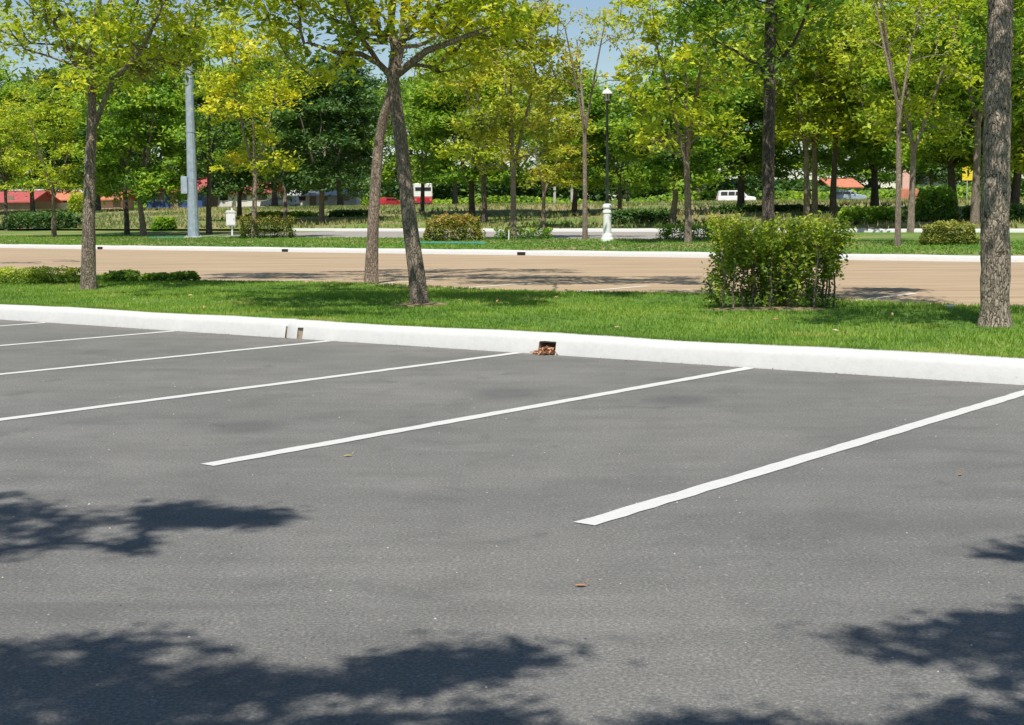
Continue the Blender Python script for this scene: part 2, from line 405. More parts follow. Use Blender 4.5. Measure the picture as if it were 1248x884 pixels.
for (g0, g1_, _), dep in zip(INL, (.2, .04, .02)):          # the recess of each drain mouth
    b_ = MB(); h0 = .119
    c = lambda a_, q, z: W(P_K1+a_, q, z)
    b_.quadv([c(.03, g0, h0), c(.03, g1_, h0), c(dep, g1_, h0), c(dep, g0, h0)])
    b_.quadv([c(.0, g0, -.02), c(.03, g0, h0), c(dep, g0, h0), c(dep, g0, -.02)])
    b_.quadv([c(.0, g1_, -.02), c(.03, g1_, h0), c(dep, g1_, h0), c(dep, g1_, -.02)])
    b_.quadv([c(dep, g0, -.02), c(dep, g1_, -.02), c(dep, g1_, h0), c(dep, g0, h0)])
    o = b_.build('drain_recess', M['wallb'] if dep == .2 else M['drain_tan'], kb)
kf = kerb('far_kerb', P_L1, .26, .17, -60, 170, .8)
q_f = []
for (px, py) in ((130, 300), (355, 304), (643, 308)):
    q = pq(*at(px, py)[:2])[1]
    MB().box(-.16, .16, -.004, .03, 0.0, .10).build('drain_opening', M['dark'], kf)
    o = kf.children[-1]; o.location = W(P_L1-.003, q, .01); o.rotation_euler = (0, 0, math.atan2(-U2[1], -U2[0])); o.rotation_euler = (.0, 0, math.atan2(U2[1], U2[0])+math.pi)
kerb('service_road_kerb', 62.0, .35, .17, -60, pq(*at(345, 282)[:2])[1], 1.0, base=.46)

# painted bay lines
def bay(name, start, d, L, wid, z, m, jag=.006):
    d = np.array(d)/np.linalg.norm(d); sd_ = np.array([-d[1], d[0]]); n = max(4, int(L/.12)); v = []
    for i in range(n+1):
        c = np.array(start)+d*L*i/n
        for w_ in (-wid/2+random.uniform(-jag, jag), wid/2+random.uniform(-jag, jag)):
            v.append((*(c+sd_*w_), z))
    me = fast_mesh(name, v, [(2*i, 2*i+1, 2*i+3, 2*i+2) for i in range(n)]); o = link(name, me, m)
    if me.polygons[0].normal.z < 0: me.flip_normals()
    return tag(o, kind='structure')
t1 = at(712, 640)[:2]; t2 = at(252, 568)[:2]; BD = np.array([.6146, .7886])
for k in range(-2, 12):
    st = t1+(t2-t1)*k
    bay('bay_line', st, BD, (P_K1-.02-float(N2@st))/float(N2@BD), .112, .004, M['paint'])
for k in range(-12, 40):
    st = np.array(W(P_L0+.25, k*2.6+1.3)[:2])
    bay('faded_bay_line', st, N2, 4.6, .15, .004, M['faded'])

# ------------------------------------------------------------------ foliage
def leaves(cent, size, tint, flat=.6, fold=.25, aspect=.5, droop=.2, r=rng):
    """rhombic folded leaves round the points cent (N,3)"""
    n = len(cent); cent = np.asarray(cent)
    az = r.uniform(0, 2*np.pi, n); el = r.normal(-droop, .45, n)
    d = np.stack([np.cos(az)*np.cos(el), np.sin(az)*np.cos(el), np.sin(el)], 1)
    up = np.stack([r.normal(0, 1-flat, n), r.normal(0, 1-flat, n), np.ones(n)], 1)
    s = np.cross(d, up); s /= np.linalg.norm(s, axis=1)[:, None]+1e-9
    nn = np.cross(s, d)
    L = (size*r.uniform(.65, 1.3, n))[:, None]; Wd = L*aspect
    b_ = cent-d*L*.5; tp = cent+d*L*.5; m_ = cent-d*L*.05
    l_ = m_+s*Wd*.5+nn*fold*Wd*.4; r_ = m_-s*Wd*.5+nn*fold*Wd*.4
    v = np.stack([b_, l_, tp, r_], 1).reshape(-1, 3)
    k = np.arange(n)*4
    f = np.concatenate([np.stack([k, k+1, k+2], 1), np.stack([k, k+2, k+3], 1)])
    return v, f, np.concatenate([tint, tint])
class Skeleton:
    def __init__(s): s.P = []; s.par = []; s.fix = []
    def add(s, p, par, fix=None):
        s.P.append(np.array(p, dtype=float)); s.par.append(par); s.fix.append(fix); return len(s.P)-1
    def path(s, pts, start=-1, r0=None, r1=None, step=.35, wob=.0):
        """adds a smooth chain through pts, returns node ids"""
        pts = [np.array(p, dtype=float) for p in pts]; out = []
        if start >= 0: pts = [s.P[start]]+pts
        L = [np.linalg.norm(pts[i+1]-pts[i]) for i in range(len(pts)-1)]; tot = sum(L)+1e-9; run = 0
        prev = start
        if start < 0: prev = s.add(pts[0], -1, r0); out.append(prev)
        for i in range(len(pts)-1):
            n = max(1, int(round(L[i]/step)))
            pm1 = pts[max(i-1, 0)]; p0 = pts[i]; p1 = pts[i+1]; p2 = pts[min(i+2, len(pts)-1)]
            for k in range(1, n+1):
                t = k/n
                q = .5*((2*p0)+(-pm1+p1)*t+(2*pm1-5*p0+4*p1-p2)*t*t+(-pm1+3*p0-3*p1+p2)*t**3)
                if wob and not (k == n and i == len(pts)-2): q = q+rng.normal(0, wob, 3)
                ff = None
                if r0 is not None: u = (run+L[i]*t)/tot; ff = r0+(r1-r0)*u
                prev = s.add(q, prev, ff); out.append(prev)
            run += L[i]
        return out
def grow(sk, targets, seeds, step=.35):
    """join each foliage target to the nearest sensible node"""
    ref = sk.P[seeds[0]]
    order = np.argsort([np.linalg.norm(t-ref) for t in targets])
    allow = list(seeds)
    for i in order:
        t = np.array(targets[i]); A = np.array([sk.P[k] for k in allow])
        d = t-A; dist = np.linalg.norm(d, axis=1)
        hor = np.linalg.norm(d[:, :2], axis=1)
        cost = dist*(1+1.2*np.clip(-(d[:, 2])/(dist+.01)+.0, 0, 1)**1.0)+.12*np.maximum(0, .35*hor-d[:, 2])
        j = allow[int(np.argmin(cost))]
        p0 = sk.P[j]; dd = np.linalg.norm(t-p0)
        if dd < step*.5: continue
        pd = p0-sk.P[sk.par[j]] if sk.par[j] >= 0 else np.array([0, 0, 1.])
        pd = pd/(np.linalg.norm(pd)+1e-9)
        mid = p0*.5+t*.5+(pd*.5+np.array([0, 0, .25]))*dd*.16+rng.normal(0, .03*dd, 3)
        ids = sk.path([mid, t], start=j, step=step, wob=.02)
        allow += ids
def skel_mesh(sk, name, tip=.009, nside=6, rough=0.0, cap=None, flare=1.22):
    n = len(sk.P); P = np.array(sk.P); par = sk.par
    ch = [[] for _ in range(n)]
    for i, p in enumerate(par):
        if p >= 0: ch[p].append(i)
    R = np.zeros(n)
    for i in range(n-1, -1, -1):
        R[i] = max(tip, (sum(R[c]**2.4 for c in ch[i]))**(1/2.4) if ch[i] else tip)
        if ch[i]: R[i] += .0006
    for i in range(n):
        if sk.fix[i] is not None: R[i] = sk.fix[i]
        elif par[i] >= 0: R[i] = min(R[i], R[par[i]]*(.45 if sk.fix[par[i]] is not None and len(ch[par[i]]) > 1 else .97))
    V = []; Fc = []; base = 0
    stack = [(0, -1)]
    while stack:
        i, st = stack.pop(); chain = [i]
        rads = []
        while ch[chain[-1]]:
            c = chain[-1]; kids = sorted(ch[c], key=lambda k: -R[k] if sk.fix[k] is None else -R[k]-10)
            for k in kids[1:]: stack.append((k, c))
            chain.append(kids[0])
        pts = ([P[st]] if st >= 0 else [])+[P[c] for c in chain]
        rr = ([min(R[st], R[chain[0]]*1.05)] if st >= 0 else [])+[R[c] for c in chain]
        if len(pts) < 2: continue
        big = rr[0] > .06; ns = (14 if rr[0] > .09 else 8) if big else (nside if rr[0] > .02 else 4)
        pts = np.array(pts); tv = np.gradient(pts, axis=0); tv /= np.linalg.norm(tv, axis=1)[:, None]+1e-9
        x = np.cross(tv[0], [.31, .9, .2]); x /= np.linalg.norm(x)
        for k in range(len(pts)):
            x = x-tv[k]*(x@tv[k]); x /= np.linalg.norm(x)+1e-9; y = np.cross(tv[k], x)
            for s_ in range(ns):
                an = 2*np.pi*s_/ns; r_ = rr[k]
                if st < 0 and k < 3: r_ *= [flare, 1+(flare-1)*.35, 1.04][k]*(1+.10*math.sin(an*4+1)*(1 if k < 2 else 0))
                if rough and big: r_ *= 1+random.uniform(-rough, rough)
                V.append(pts[k]+(x*math.cos(an)+y*math.sin(an))*r_)
        for k in range(len(pts)-1):
            for s_ in range(ns):
                s2 = (s_+1) % ns; Fc.append((base+k*ns+s_, base+k*ns+s2, base+(k+1)*ns+s2, base+(k+1)*ns+s_))
        base += len(pts)*ns
    return fast_mesh(name, V, Fc, smooth=True)
def cluster_pts(n, cen, rad, hollow=.35, gap=.0, seed=1, r=rng):
    """targets spread through an ellipsoid, kept off some noise pockets so that sky shows"""
    out = []; ph = np.random.default_rng(seed).uniform(0, 6, 6)
    while len(out) < n:
        u = r.normal(0, 1, 3); u /= np.linalg.norm(u); s = r.uniform(hollow**3, 1)**(1/3)
        if u[2] < -.55: continue
        p = np.array(cen)+u*s*np.array(rad)
        g = math.sin(p[0]*1.7/rad[0]*2+ph[0])+math.sin(p[1]*1.7/rad[1]*2+ph[1])+math.sin(p[2]*2.4+ph[2])
        if g < -2+gap*2: continue
        out.append(p)
    return out
def foliage(targets, per, rad, size, flatten=.6, tcl=.16, tsh=None, r=rng, **kw):
    T = np.asarray(targets); n = len(T); c = np.repeat(T, per, 0)
    rr = np.repeat(rad*r.uniform(.6, 1.35, n), per)[:, None]
    g = r.normal(0, .5, c.shape); g[:, 2] *= flatten
    c = c+g*rr
    tc = np.repeat(r.normal(.5, tcl, n), per)
    if tsh is not None: tc = tc+np.repeat(np.array([tsh(t) for t in T]), per)
    tint = np.clip(tc+r.normal(0, .10, len(c)), 0, 1)
    return leaves(c, size, tint, r=r, **kw)
def tree_thing(name, base, sk, targets, leafm, barkm, label, group, per=30, rad=.4, size=.13, extra=None, rough=.05, tip=.009, tsh=None, flatten=.6, aspect=.5, cat='tree', nside=6, crown_parts=None, crown_name='crown'):
    root = empty(name, base, label=label, cat=cat, group=group)
    b3 = np.array([float(x) for x in base])
    sk.P = [p-b3 for p in sk.P]
    me = skel_mesh(sk, 'trunk', tip=tip, rough=rough, nside=nside)
    link('trunk', me, barkm, root)
    T = np.array(targets)-b3
    v, f, ti = foliage(T, per, rad, size, flatten=flatten, tsh=(lambda t: tsh(t+b3)) if tsh else None, aspect=aspect)
    link(crown_name, fast_mesh('crown', v, f, ti), leafm, root)
    if extra is not None and len(extra[0]):
        v, f, ti = foliage(np.array(extra[0])-b3, per, rad, size, flatten=flatten)
        o = link('foliage_clump', fast_mesh('foliage_clump', v, f, ti), extra[1], root); o['kind'] = 'stuff'
    return root

K = 1/math.tan(math.radians(SUN_EL)); LX, LY = -math.sin(math.radians(SUN_AZ))*K, -math.cos(math.radians(SUN_AZ))*K
def over(px, py, z):                                   # the spot at height z whose shade falls there
    g = at(px, py); return np.array([g[0]-LX*z, g[1]-LY*z, z])
def streak(x0, x1, y0, y1, n, z0, z1):
    return [over(random.uniform(x0, x1), random.uniform(y0, y1), random.uniform(z0, z1)) for _ in range(n)]
# ---- the trees of the median, each traced limb by limb at its own distance
GM = 'trees planted in the grass median'
def Yof(px, py): return float(at(px, py)[1])
# tree at the left
Y = Yof(108, 353); b = at(108, 353); sk = Skeleton()
tr = sk.path([b-[0, 0, .05], wp(108, 300, Y), wp(109, 240, Y), wp(110, 190, Y), wp(112, 150, Y)], r0=.118, r1=.082)
mn = sk.path([wp(112, 110, Y+.1), wp(113, 60, Y+.2), wp(120, 0, Y+.3), wp(118, -70, Y+.3)], start=tr[-1], r0=.078, r1=.04)
rl = sk.path([wp(124, 130, Y-.2), wp(138, 98, Y-.4), wp(160, 76, Y-.6), wp(180, 48, Y-.9), wp(196, 10, Y-1)], start=tr[-2], r0=.055, r1=.025)
rl2 = sk.path([wp(145, 60, Y-.2), wp(160, 25, Y), wp(172, -10, Y)], start=rl[4], r0=.03, r1=.02)
ll = sk.path([wp(92, 78, Y+.3), wp(75, 45, Y+.6), wp(58, 8, Y+.9), wp(50, -30, Y+1)], start=mn[3], r0=.055, r1=.03)
u2 = sk.path([wp(128, 30, Y+.3), wp(138, -20, Y+.6)], start=mn[5], r0=.045, r1=.025)
tg = cluster_pts(150, wp(118, -60, Y), (2.7, 2.7, 1.9), .3, .35, 3)
tg += cluster_pts(34, wp(60, 40, Y+.5), (1.2, 1.6, .75), .1, .2, 4)+cluster_pts(30, wp(180, 40, Y-.5), (.9, 1.4, .8), .1, .2, 5)
tg += [wp(x, y, Y+random.uniform(-1.2, 1.2)) for x, y in ((105, 78), (118, 92), (98, 95), (112, 100), (128, 72), (30, 60), (55, 95), (80, 105), (35, 90), (205, 20), (220, 45), (100, 84), (150, 100))]
tg += [wp(x, y, Y+random.uniform(-1, .5)) for x, y in ((222, 22), (238, 30), (230, 48), (245, 55), (225, 66), (240, 75), (215, 80), (236, 12), (232, 62))]
tg += streak(255, 390, 333, 340, 70, 6.2, 7.4)+streak(0, 110, 317, 322, 14, 6.5, 7.5)+streak(140, 300, 352, 362, 8, 5.2, 6.2)
grow(sk, tg, tr[-2:]+mn+rl+ll+u2+rl2)
rust = cluster_pts(14, wp(185, 80, Y+1.5), (.7, 1, .35), .1, 0, 7)
tree_thing('median_tree', b, sk, tg, M['leaf_lime'], M['bark'], 'tall forked tree beside the clipped low hedge at the left end of the median', GM,
           per=62, rad=.36, size=.125, extra=(rust, M['leaf_rust']))
# the tree in front with spreading crown
Y = Yof(512, 371); b = at(512, 371); sk = Skeleton()
tr = sk.path([b-[0, 0, .05], wp(507, 330, Y), wp(499, 270, Y), wp(493, 215, Y), wp(488, 165, Y), wp(482, 125, Y), wp(479, 95, Y)], r0=.104, r1=.084)
mn = sk.path([wp(482, 60, Y), wp(476, 30, Y), wp(480, -10, Y+.1), wp(476, -60, Y+.2)], start=tr[-1], r0=.07, r1=.04)
la = sk.path([wp(462, 78, Y-.1), wp(440, 66, Y-.3), wp(410, 64, Y-.5), wp(375, 52, Y-.7)], start=tr[-1], r0=.05, r1=.02)
lb = sk.path([wp(466, 50, Y+.2), wp(455, 25, Y+.5), wp(444, -5, Y+.7), wp(430, -40, Y+1)], start=mn[1], r0=.055, r1=.03)
lc = sk.path([wp(452, 62, Y-.2), wp(436, 40, Y-.5), wp(424, 10, Y-.9)], start=la[0], r0=.04, r1=.02)
ra = sk.path([wp(500, 78, Y-.2), wp(520, 62, Y-.5), wp(548, 52, Y-.8), wp(580, 40, Y-1.0), wp(620, 28, Y-1.1)], start=tr[-1], r0=.06, r1=.02)
rb = sk.path([wp(492, 48, Y+.2), wp(505, 20, Y+.5), wp(520, -20, Y+.8)], start=mn[0], r0=.06, r1=.03)
rc = sk.path([wp(512, 40, Y-.4), wp(530, 15, Y-.9), wp(540, -20, Y-1.2)], start=rb[0], r0=.035, r1=.02)
tg = cluster_pts(170, wp(485, -110, Y), (3.3, 3.3, 1.7), .25, .3, 9)
tg += cluster_pts(34, wp(385, 22, Y-.5), (.95, 1.5, .6), .1, .1, 10)+cluster_pts(24, wp(590, 25, Y-.8), (.9, 1.2, .42), .1, .1, 11)
tg += [wp(x, y, Y+random.uniform(-.9, .9)) for x, y in ((405, 78), (425, 72), (350, 70), (372, 88), (392, 92), (340, 40), (518, 30), (535, 12), (505, 25), (528, 38), (555, 62), (515, 80), (536, 88), (600, 50), (625, 42), (655, 28), (420, 40), (500, 8), (560, 22), (370, 60), (640, 60), (572, 78))]
tg += streak(280, 500, 362, 386, 34, 4.9, 6)
grow(sk, tg, tr[-1:]+mn+la+lb+lc+ra+rb+rc)
tree_thing('median_tree', b, sk, tg, M['leaf_yellow'], M['bark'], 'leaning tree with yellow-green spreading crown and a bare soil ring round its foot', GM,
           per=62, rad=.32, size=.12)
# its neighbour just behind, leaning to it
Y = Yof(452, 346); b = at(452, 346); sk = Skeleton()
tr = sk.path([b-[0, 0, .05], wp(454, 290, Y), wp(458, 220, Y), wp(463, 165, Y), wp(474, 120, Y-.2), wp(484, 80, Y-.3), wp(492, 30, Y-.3), wp(492, -40, Y)], r0=.128, r1=.055)
a1 = sk.path([wp(520, 52, Y+.5), wp(555, 20, Y+.9), wp(580, -20, Y+1)], start=tr[-5], r0=.05, r1=.02)
a2 = sk.path([wp(460, 40, Y+.5), wp(430, 0, Y+1)], start=tr[-5], r0=.05, r1=.02)
tg = cluster_pts(120, wp(490, -120, Y+.5), (3.6, 3.2, 2.0), .3, .3, 13)
tg += [wp(x, y, Y+random.uniform(-.5, 1.5)) for x, y in ((575, 10), (600, 0), (560, -10), (425, -10), (405, 8), (540, 25))]
tg += streak(570, 860, 337, 347, 130, 6.3, 7.8)+streak(540, 760, 356, 362, 16, 5.6, 6.6)
grow(sk, tg, tr[-6:]+a1+a2)
tree_thing('median_tree', b, sk, tg, M['leaf_lime'], M['bark'], 'grey-brown tree at the back edge of the median, its trunk crossing behind the leaning tree', GM, per=54, rad=.40, size=.13)
# dark straight trunk behind the shrub
Y = 20.2; b = on(936, Y); b[2] = .17; sk = Skeleton()
tr = sk.path([b-[0, 0, .05], wp(936, 266, Y), wp(936, 200, Y), wp(938, 130, Y), wp(938, 60, Y), wp(941, 0, Y), wp(944, -70, Y)], r0=.086, r1=.082)
a1 = sk.path([wp(955, 70, Y), wp(968, 52, Y-.3), wp(982, 20, Y-.7), wp(990, -20, Y-1)], start=tr[-6], r0=.032, r1=.015)
a2 = sk.path([wp(920, 78, Y), wp(896, 62, Y+.3), wp(872, 50, Y+.5)], start=tr[-6], r0=.028, r1=.012)
a3 = sk.path([wp(962, 20, Y), wp(985, -10, Y+.3)], start=tr[-4], r0=.032, r1=.015)
tg = cluster_pts(150, wp(942, -110, Y), (2.7, 2.7, 1.7), .3, .3, 17)
tg += cluster_pts(20, wp(880, 18, Y+.2), (.75, 1.2, .5), .1, .1, 18)+cluster_pts(16, wp(985, 18, Y-.3), (.7, 1.0, .5), .1, .1, 19)
tg += [wp(x, y, Y+random.uniform(-.8, .8)) for x, y in ((925, 78), (905, 88), (935, 88), (980, 40), (1000, 32), (870, 55), (895, 60), (950, 72), (918, 90), (870, 30))]
tg += streak(1040, 1110, 351, 357, 30, 6, 7)
grow(sk, tg, tr[-2:]+a1+a2+a3)
tree_thing('median_tree', b, sk, tg, M['leaf_green'], M['bark_dark'], 'straight dark-barked tree rising from behind the leafy shrub block', GM, per=54, rad=.38, size=.125)
# big knobbly trunk at the right
Y = Yof(1213, 397); b = at(1213, 397); sk = Skeleton()
tr = sk.path([b-[0, 0, .05], wp(1213, 340, Y), wp(1213, 260, Y), wp(1215, 180, Y), wp(1216, 100, Y), wp(1218, 40, Y), wp(1220, -30, Y), wp(1222, -90, Y)], r0=.152, r1=.118, step=.12)
mn = sk.path([wp(1228, -170, Y), wp(1220, -260, Y)], start=tr[-1], r0=.09, r1=.05)
a1 = sk.path([wp(1160, -110, Y-.5), wp(1100, -150, Y-.8)], start=tr[-3], r0=.06, r1=.03)
a2 = sk.path([wp(1280, -120, Y-.5), wp(1350, -160, Y-1)], start=tr[-2], r0=.06, r1=.03)
tg = cluster_pts(170, wp(1210, -230, Y-.3), (2.9, 2.9, 1.3), .3, .3, 21)
tg += streak(1000, 1185, 374, 391, 46, 4.8, 6)
grow(sk, tg, mn+a1+a2)
tree_thing('median_tree', b, sk, tg, M['leaf_green'], M['bark_knob'], 'thick knobbly-barked trunk nearest the viewer, at the right edge', GM, per=24, rad=.36, size=.12, rough=.07)

# ---- trees behind the viewer: only their shade falls into the picture
GS = 'trees by the near bays outside the view'
def shade_tree(bx, by, cx, cy, cz, rad, n, label, seed, m='leaf_lime', r0=.15, per=24, size=.12, extra=()):
    sk = Skeleton(); b = np.array([bx, by, 0.])
    tr = sk.path([b, (bx, by, 1.2), (bx*.5+cx*.5, by*.5+cy*.5, cz-rad[2]-.2)], r0=r0, r1=.1)
    tg = cluster_pts(n, (cx, cy, cz), rad, .1, .25, seed)+[np.array(e_) for e_ in extra]
    grow(sk, tg, tr[-2:])
    tree_thing('near_tree', b, sk, tg, M[m], M['bark'], label, GS, per=per, rad=.30, size=size)
def sh_tree(base, spots, label, r0=.14, m='leaf_lime', per=26, size=.075, rad=.135, fork=4.0):
    sk = Skeleton(); b = np.array(base, dtype=float)
    tg = [over(px, py, z*1.4)+rng.normal(0, .03, 3) for px, py, z in spots]
    mid = np.mean(tg, 0); top = b*.55+mid*.45; top[2] = fork
    tr = sk.path([b, b+[0, 0, 1.3], top], r0=r0, r1=r0*.65)
    grow(sk, tg, tr[-2:])
    tree_thing('near_tree', b, sk, tg, M[m], M['bark'], label, GS, per=per, rad=rad, size=size)
def blob(px0, px1, py0, py1, n, z0, z1):
    return [(random.uniform(px0, px1), random.uniform(py0, py1), random.uniform(z0, z1)) for _ in range(n)]
def inpoly(poly, n, z0, z1, holes=()):
    out = []; xs = [p[0] for p in poly]; ys = [p[1] for p in poly]
    def ins(x, y, pl):
        c = False; j = len(pl)-1
        for i in range(len(pl)):
            if (pl[i][1] > y) != (pl[j][1] > y) and x < (pl[j][0]-pl[i][0])*(y-pl[i][1])/(pl[j][1]-pl[i][1])+pl[i][0]: c = not c
            j = i
        return c
    while len(out) < n:
        x, y = random.uniform(min(xs), max(xs)), random.uniform(min(ys), max(ys))
        if ins(x, y, poly) and not any(((x-h[0])/h[2])**2+((y-h[1])/h[3])**2 < 1 for h in holes): out.append((x, y, random.uniform(z0, z1)))
    return out
sp = inpoly([(-500, 800), (0, 785), (130, 780), (245, 772), (265, 790), (330, 815), (420, 828), (430, 850), (380, 862), (360, 960), (-500, 960)], 235, 3.5, 4.9, [(40, 805, 45, 10), (215, 802, 38, 8), (150, 835, 25, 7), (20, 870, 40, 9), (300, 872, 75, 14), (-150, 850, 60, 20)])
sp += inpoly([(455, 835), (480, 810), (550, 792), (600, 788), (650, 800), (600, 822), (545, 820), (480, 842)], 46, 3.6, 4.4)+inpoly([(540, 880), (600, 868), (640, 876), (600, 900)], 7, 3.6, 4.2)+inpoly([(380, 885), (470, 870), (460, 900), (380, 910)], 12, 3.6, 4.2)
sp += inpoly([(180, 618), (260, 624), (375, 628), (290, 640), (180, 640)], 60, 4.2, 5.0)+inpoly([(-350, 610), (0, 605), (60, 605), (100, 622), (150, 612), (210, 615), (260, 624), (340, 630), (290, 638), (180, 640), (90, 640), (190, 664), (170, 672), (90, 660), (0, 692), (-350, 700)], 150, 4.2, 5.4, [(60, 648, 35, 5), (130, 628, 20, 4), (-80, 650, 60, 10)])
sh_tree((-6.2, -.2, 0), sp, 'leafy tree left of the viewer whose ragged shade falls on the lower left asphalt')
sp = inpoly([(985, 774), (1030, 760), (1100, 756), (1200, 750), (1500, 740), (1500, 830), (1235, 832), (1160, 822), (1130, 800), (1050, 790)], 105, 3.6, 4.5, [(1110, 775, 22, 6), (1230, 795, 25, 6)])
sp += inpoly([(1130, 870), (1248, 858), (1600, 830), (1600, 980), (1080, 980)], 90, 3.5, 4.6)+inpoly([(780, 884), (850, 876), (960, 880), (1080, 892), (1080, 980), (800, 980)], 60, 3.5, 4.3)
sp += inpoly([(1205, 672), (1248, 662), (1400, 655), (1400, 690), (1225, 682)], 30, 4.2, 4.8)
sh_tree((4.6, -1.0, 0), sp, 'leafy tree right of the viewer whose shade falls on the lower right asphalt')

# ------------------------------------------------------------------ tree kinds for the rows behind
def make_kind(h, trunk_h, crown_r, crown_h, n, per, rad, size, seed, r0, lean=0.0, forks=3, gap=.3, low=0.0, flatten=.6, aspect=.5, bias=0.0):
    """returns (trunk mesh, crown mesh) about the origin"""
    R = np.random.default_rng(seed); sk = Skeleton(); random.seed(seed)
    top = np.array([lean*trunk_h, lean*.4*trunk_h, trunk_h])
    tr = sk.path([(0, 0, -.15), (lean*.2*trunk_h, 0, trunk_h*.35), top*.7+[.0, .0, .0], top], r0=r0, r1=r0*.72, step=.5)
    seeds = [tr[-1]]
    for k in range(forks):
        a_ = 2*math.pi*(k+R.uniform(-.25, .25))/forks; hh = h-trunk_h
        sp_ = crown_r*R.uniform(.35, .6)
        seeds += sk.path([top+[math.cos(a_)*sp_*.4, math.sin(a_)*sp_*.4, hh*.22], top+[math.cos(a_)*sp_, math.sin(a_)*sp_, hh*R.uniform(.5, .62)]], start=tr[-1-int(R.integers(0, 2))], r0=r0*.55, r1=r0*.22, step=.5)
    cz = h-crown_h/2
    tg = cluster_pts(n, (top[0], top[1], cz), (crown_r, crown_r, crown_h/2), .3, gap, seed, R)
    if low: tg += cluster_pts(int(n*.25), (top[0], top[1], h-crown_h*.9), (crown_r*.75, crown_r*.75, crown_h*low), .3, gap, seed+1, R)
    grow(sk, tg, seeds, step=.5)
    tm = skel_mesh(sk, 'trunk', tip=.014, nside=5, rough=.04)
    v, f, ti = foliage(np.array(tg), per, rad, size, flatten=flatten, r=R, aspect=aspect, tsh=lambda t: bias*((t[2]-cz)/crown_h))
    return tm, fast_mesh('crown', v, f, ti)
KINDS = {
    'young': [make_kind(10.2, 2.7, 2.7, 7.4, 125, 52, .52, .225, s, .13, gap=.75, low=.2, lean=l, flatten=.5) for s, l in ((31, .02), (32, -.03), (33, .05), (34, .0))],
    'sparse': [make_kind(11.0, 4.4, 2.2, 6.6, 60, 24, .40, .18, s, .10, gap=.8, lean=.01, flatten=.5) for s in (41, 42)],
    'big': [make_kind(14, 2.8, 5.2, 11.4, 240, 68, .98, .43, s, .28, gap=.5, low=.2, lean=l, flatten=.45) for s, l in ((51, .08), (52, -.05), (53, .02))],
    'wide': [make_kind(12, 3.6, 7.2, 4.6, 260, 50, .9, .34, s, .34, gap=.25, flatten=.35, forks=4) for s in (61, 62)],
}
for k in KINDS:
    for tm, cm in KINDS[k]:
        tm.materials.append(M['bark']); cm.materials.append(M['leaf_green'])
def place(kind, i, base, s, rz, leafm, barkm, label, group, sz=1.0, cat='tree', name='tree'):
    tm, cm = KINDS[kind][i % len(KINDS[kind])]
    root = empty(name, base, rz, label=label, cat=cat, group=group); root.scale = (s, s, s*sz)
    for nm, me, m in (('trunk', tm, barkm), ('crown', cm, leafm)):
        o = bpy.data.objects.new(nm, me); C.objects.link(o); o.parent = root
        o.material_slots[0].link = 'OBJECT'; o.material_slots[0].material = m
    return root
random.seed(77)
GR = 'trees on the lawn beyond the tan lot'
rowt = [  # px, py of the foot, kind, variant, scale, zscale, rot, leaf, bark, label
    (8, 281, 'young', 0, 1.1, .95, 1.0, 'leaf_lime', 'bark_dark', 'dark-stemmed lime tree at the far left edge of the lawn beyond the tan lot'),
    (66, 289, 'young', 1, .95, .9, 2.0, 'leaf_lime', 'bark', 'small green tree between the far left edge and the tall forked median tree'),
    (310, 291, 'young', 2, 1.05, 1.05, .6, 'leaf_yellow', 'bark_pale', 'yellow-crowned tree growing out of the front of the rusty flat-topped hedge'),
    (626, 292, 'young', 0, 1.05, 1.0, 4.2, 'leaf_olive', 'bark_pale', 'olive-yellow tree with reddish brown trunk above the low dark hedge and white stake'),
    (713, 292, 'sparse', 0, 1.05, 1.0, 1.3, 'leaf_olive', 'bark', 'thin sparse tree just left of the white lamp pedestal, sky showing through it'),
    (839, 296, 'young', 1, 1.05, 1.1, 5.5, 'leaf_lime', 'bark', 'tall airy tree growing out of the low green hedge right of the lamp'),
    (1094, 300, 'sparse', 1, 1.0, 1.0, 2.2, 'leaf_lime', 'bark_pale', 'pale slender forked tree on the lawn with a dark shade streak at its foot'),
]
for px, py, kd, vi, s, szz, rz, lf, bk, lb in rowt:
    place(kd, vi, at(px, py), s, rz, M[lf], M[bk], lb, GR, szz, name='lawn_tree')
GB = 'trees growing on the grass bank'
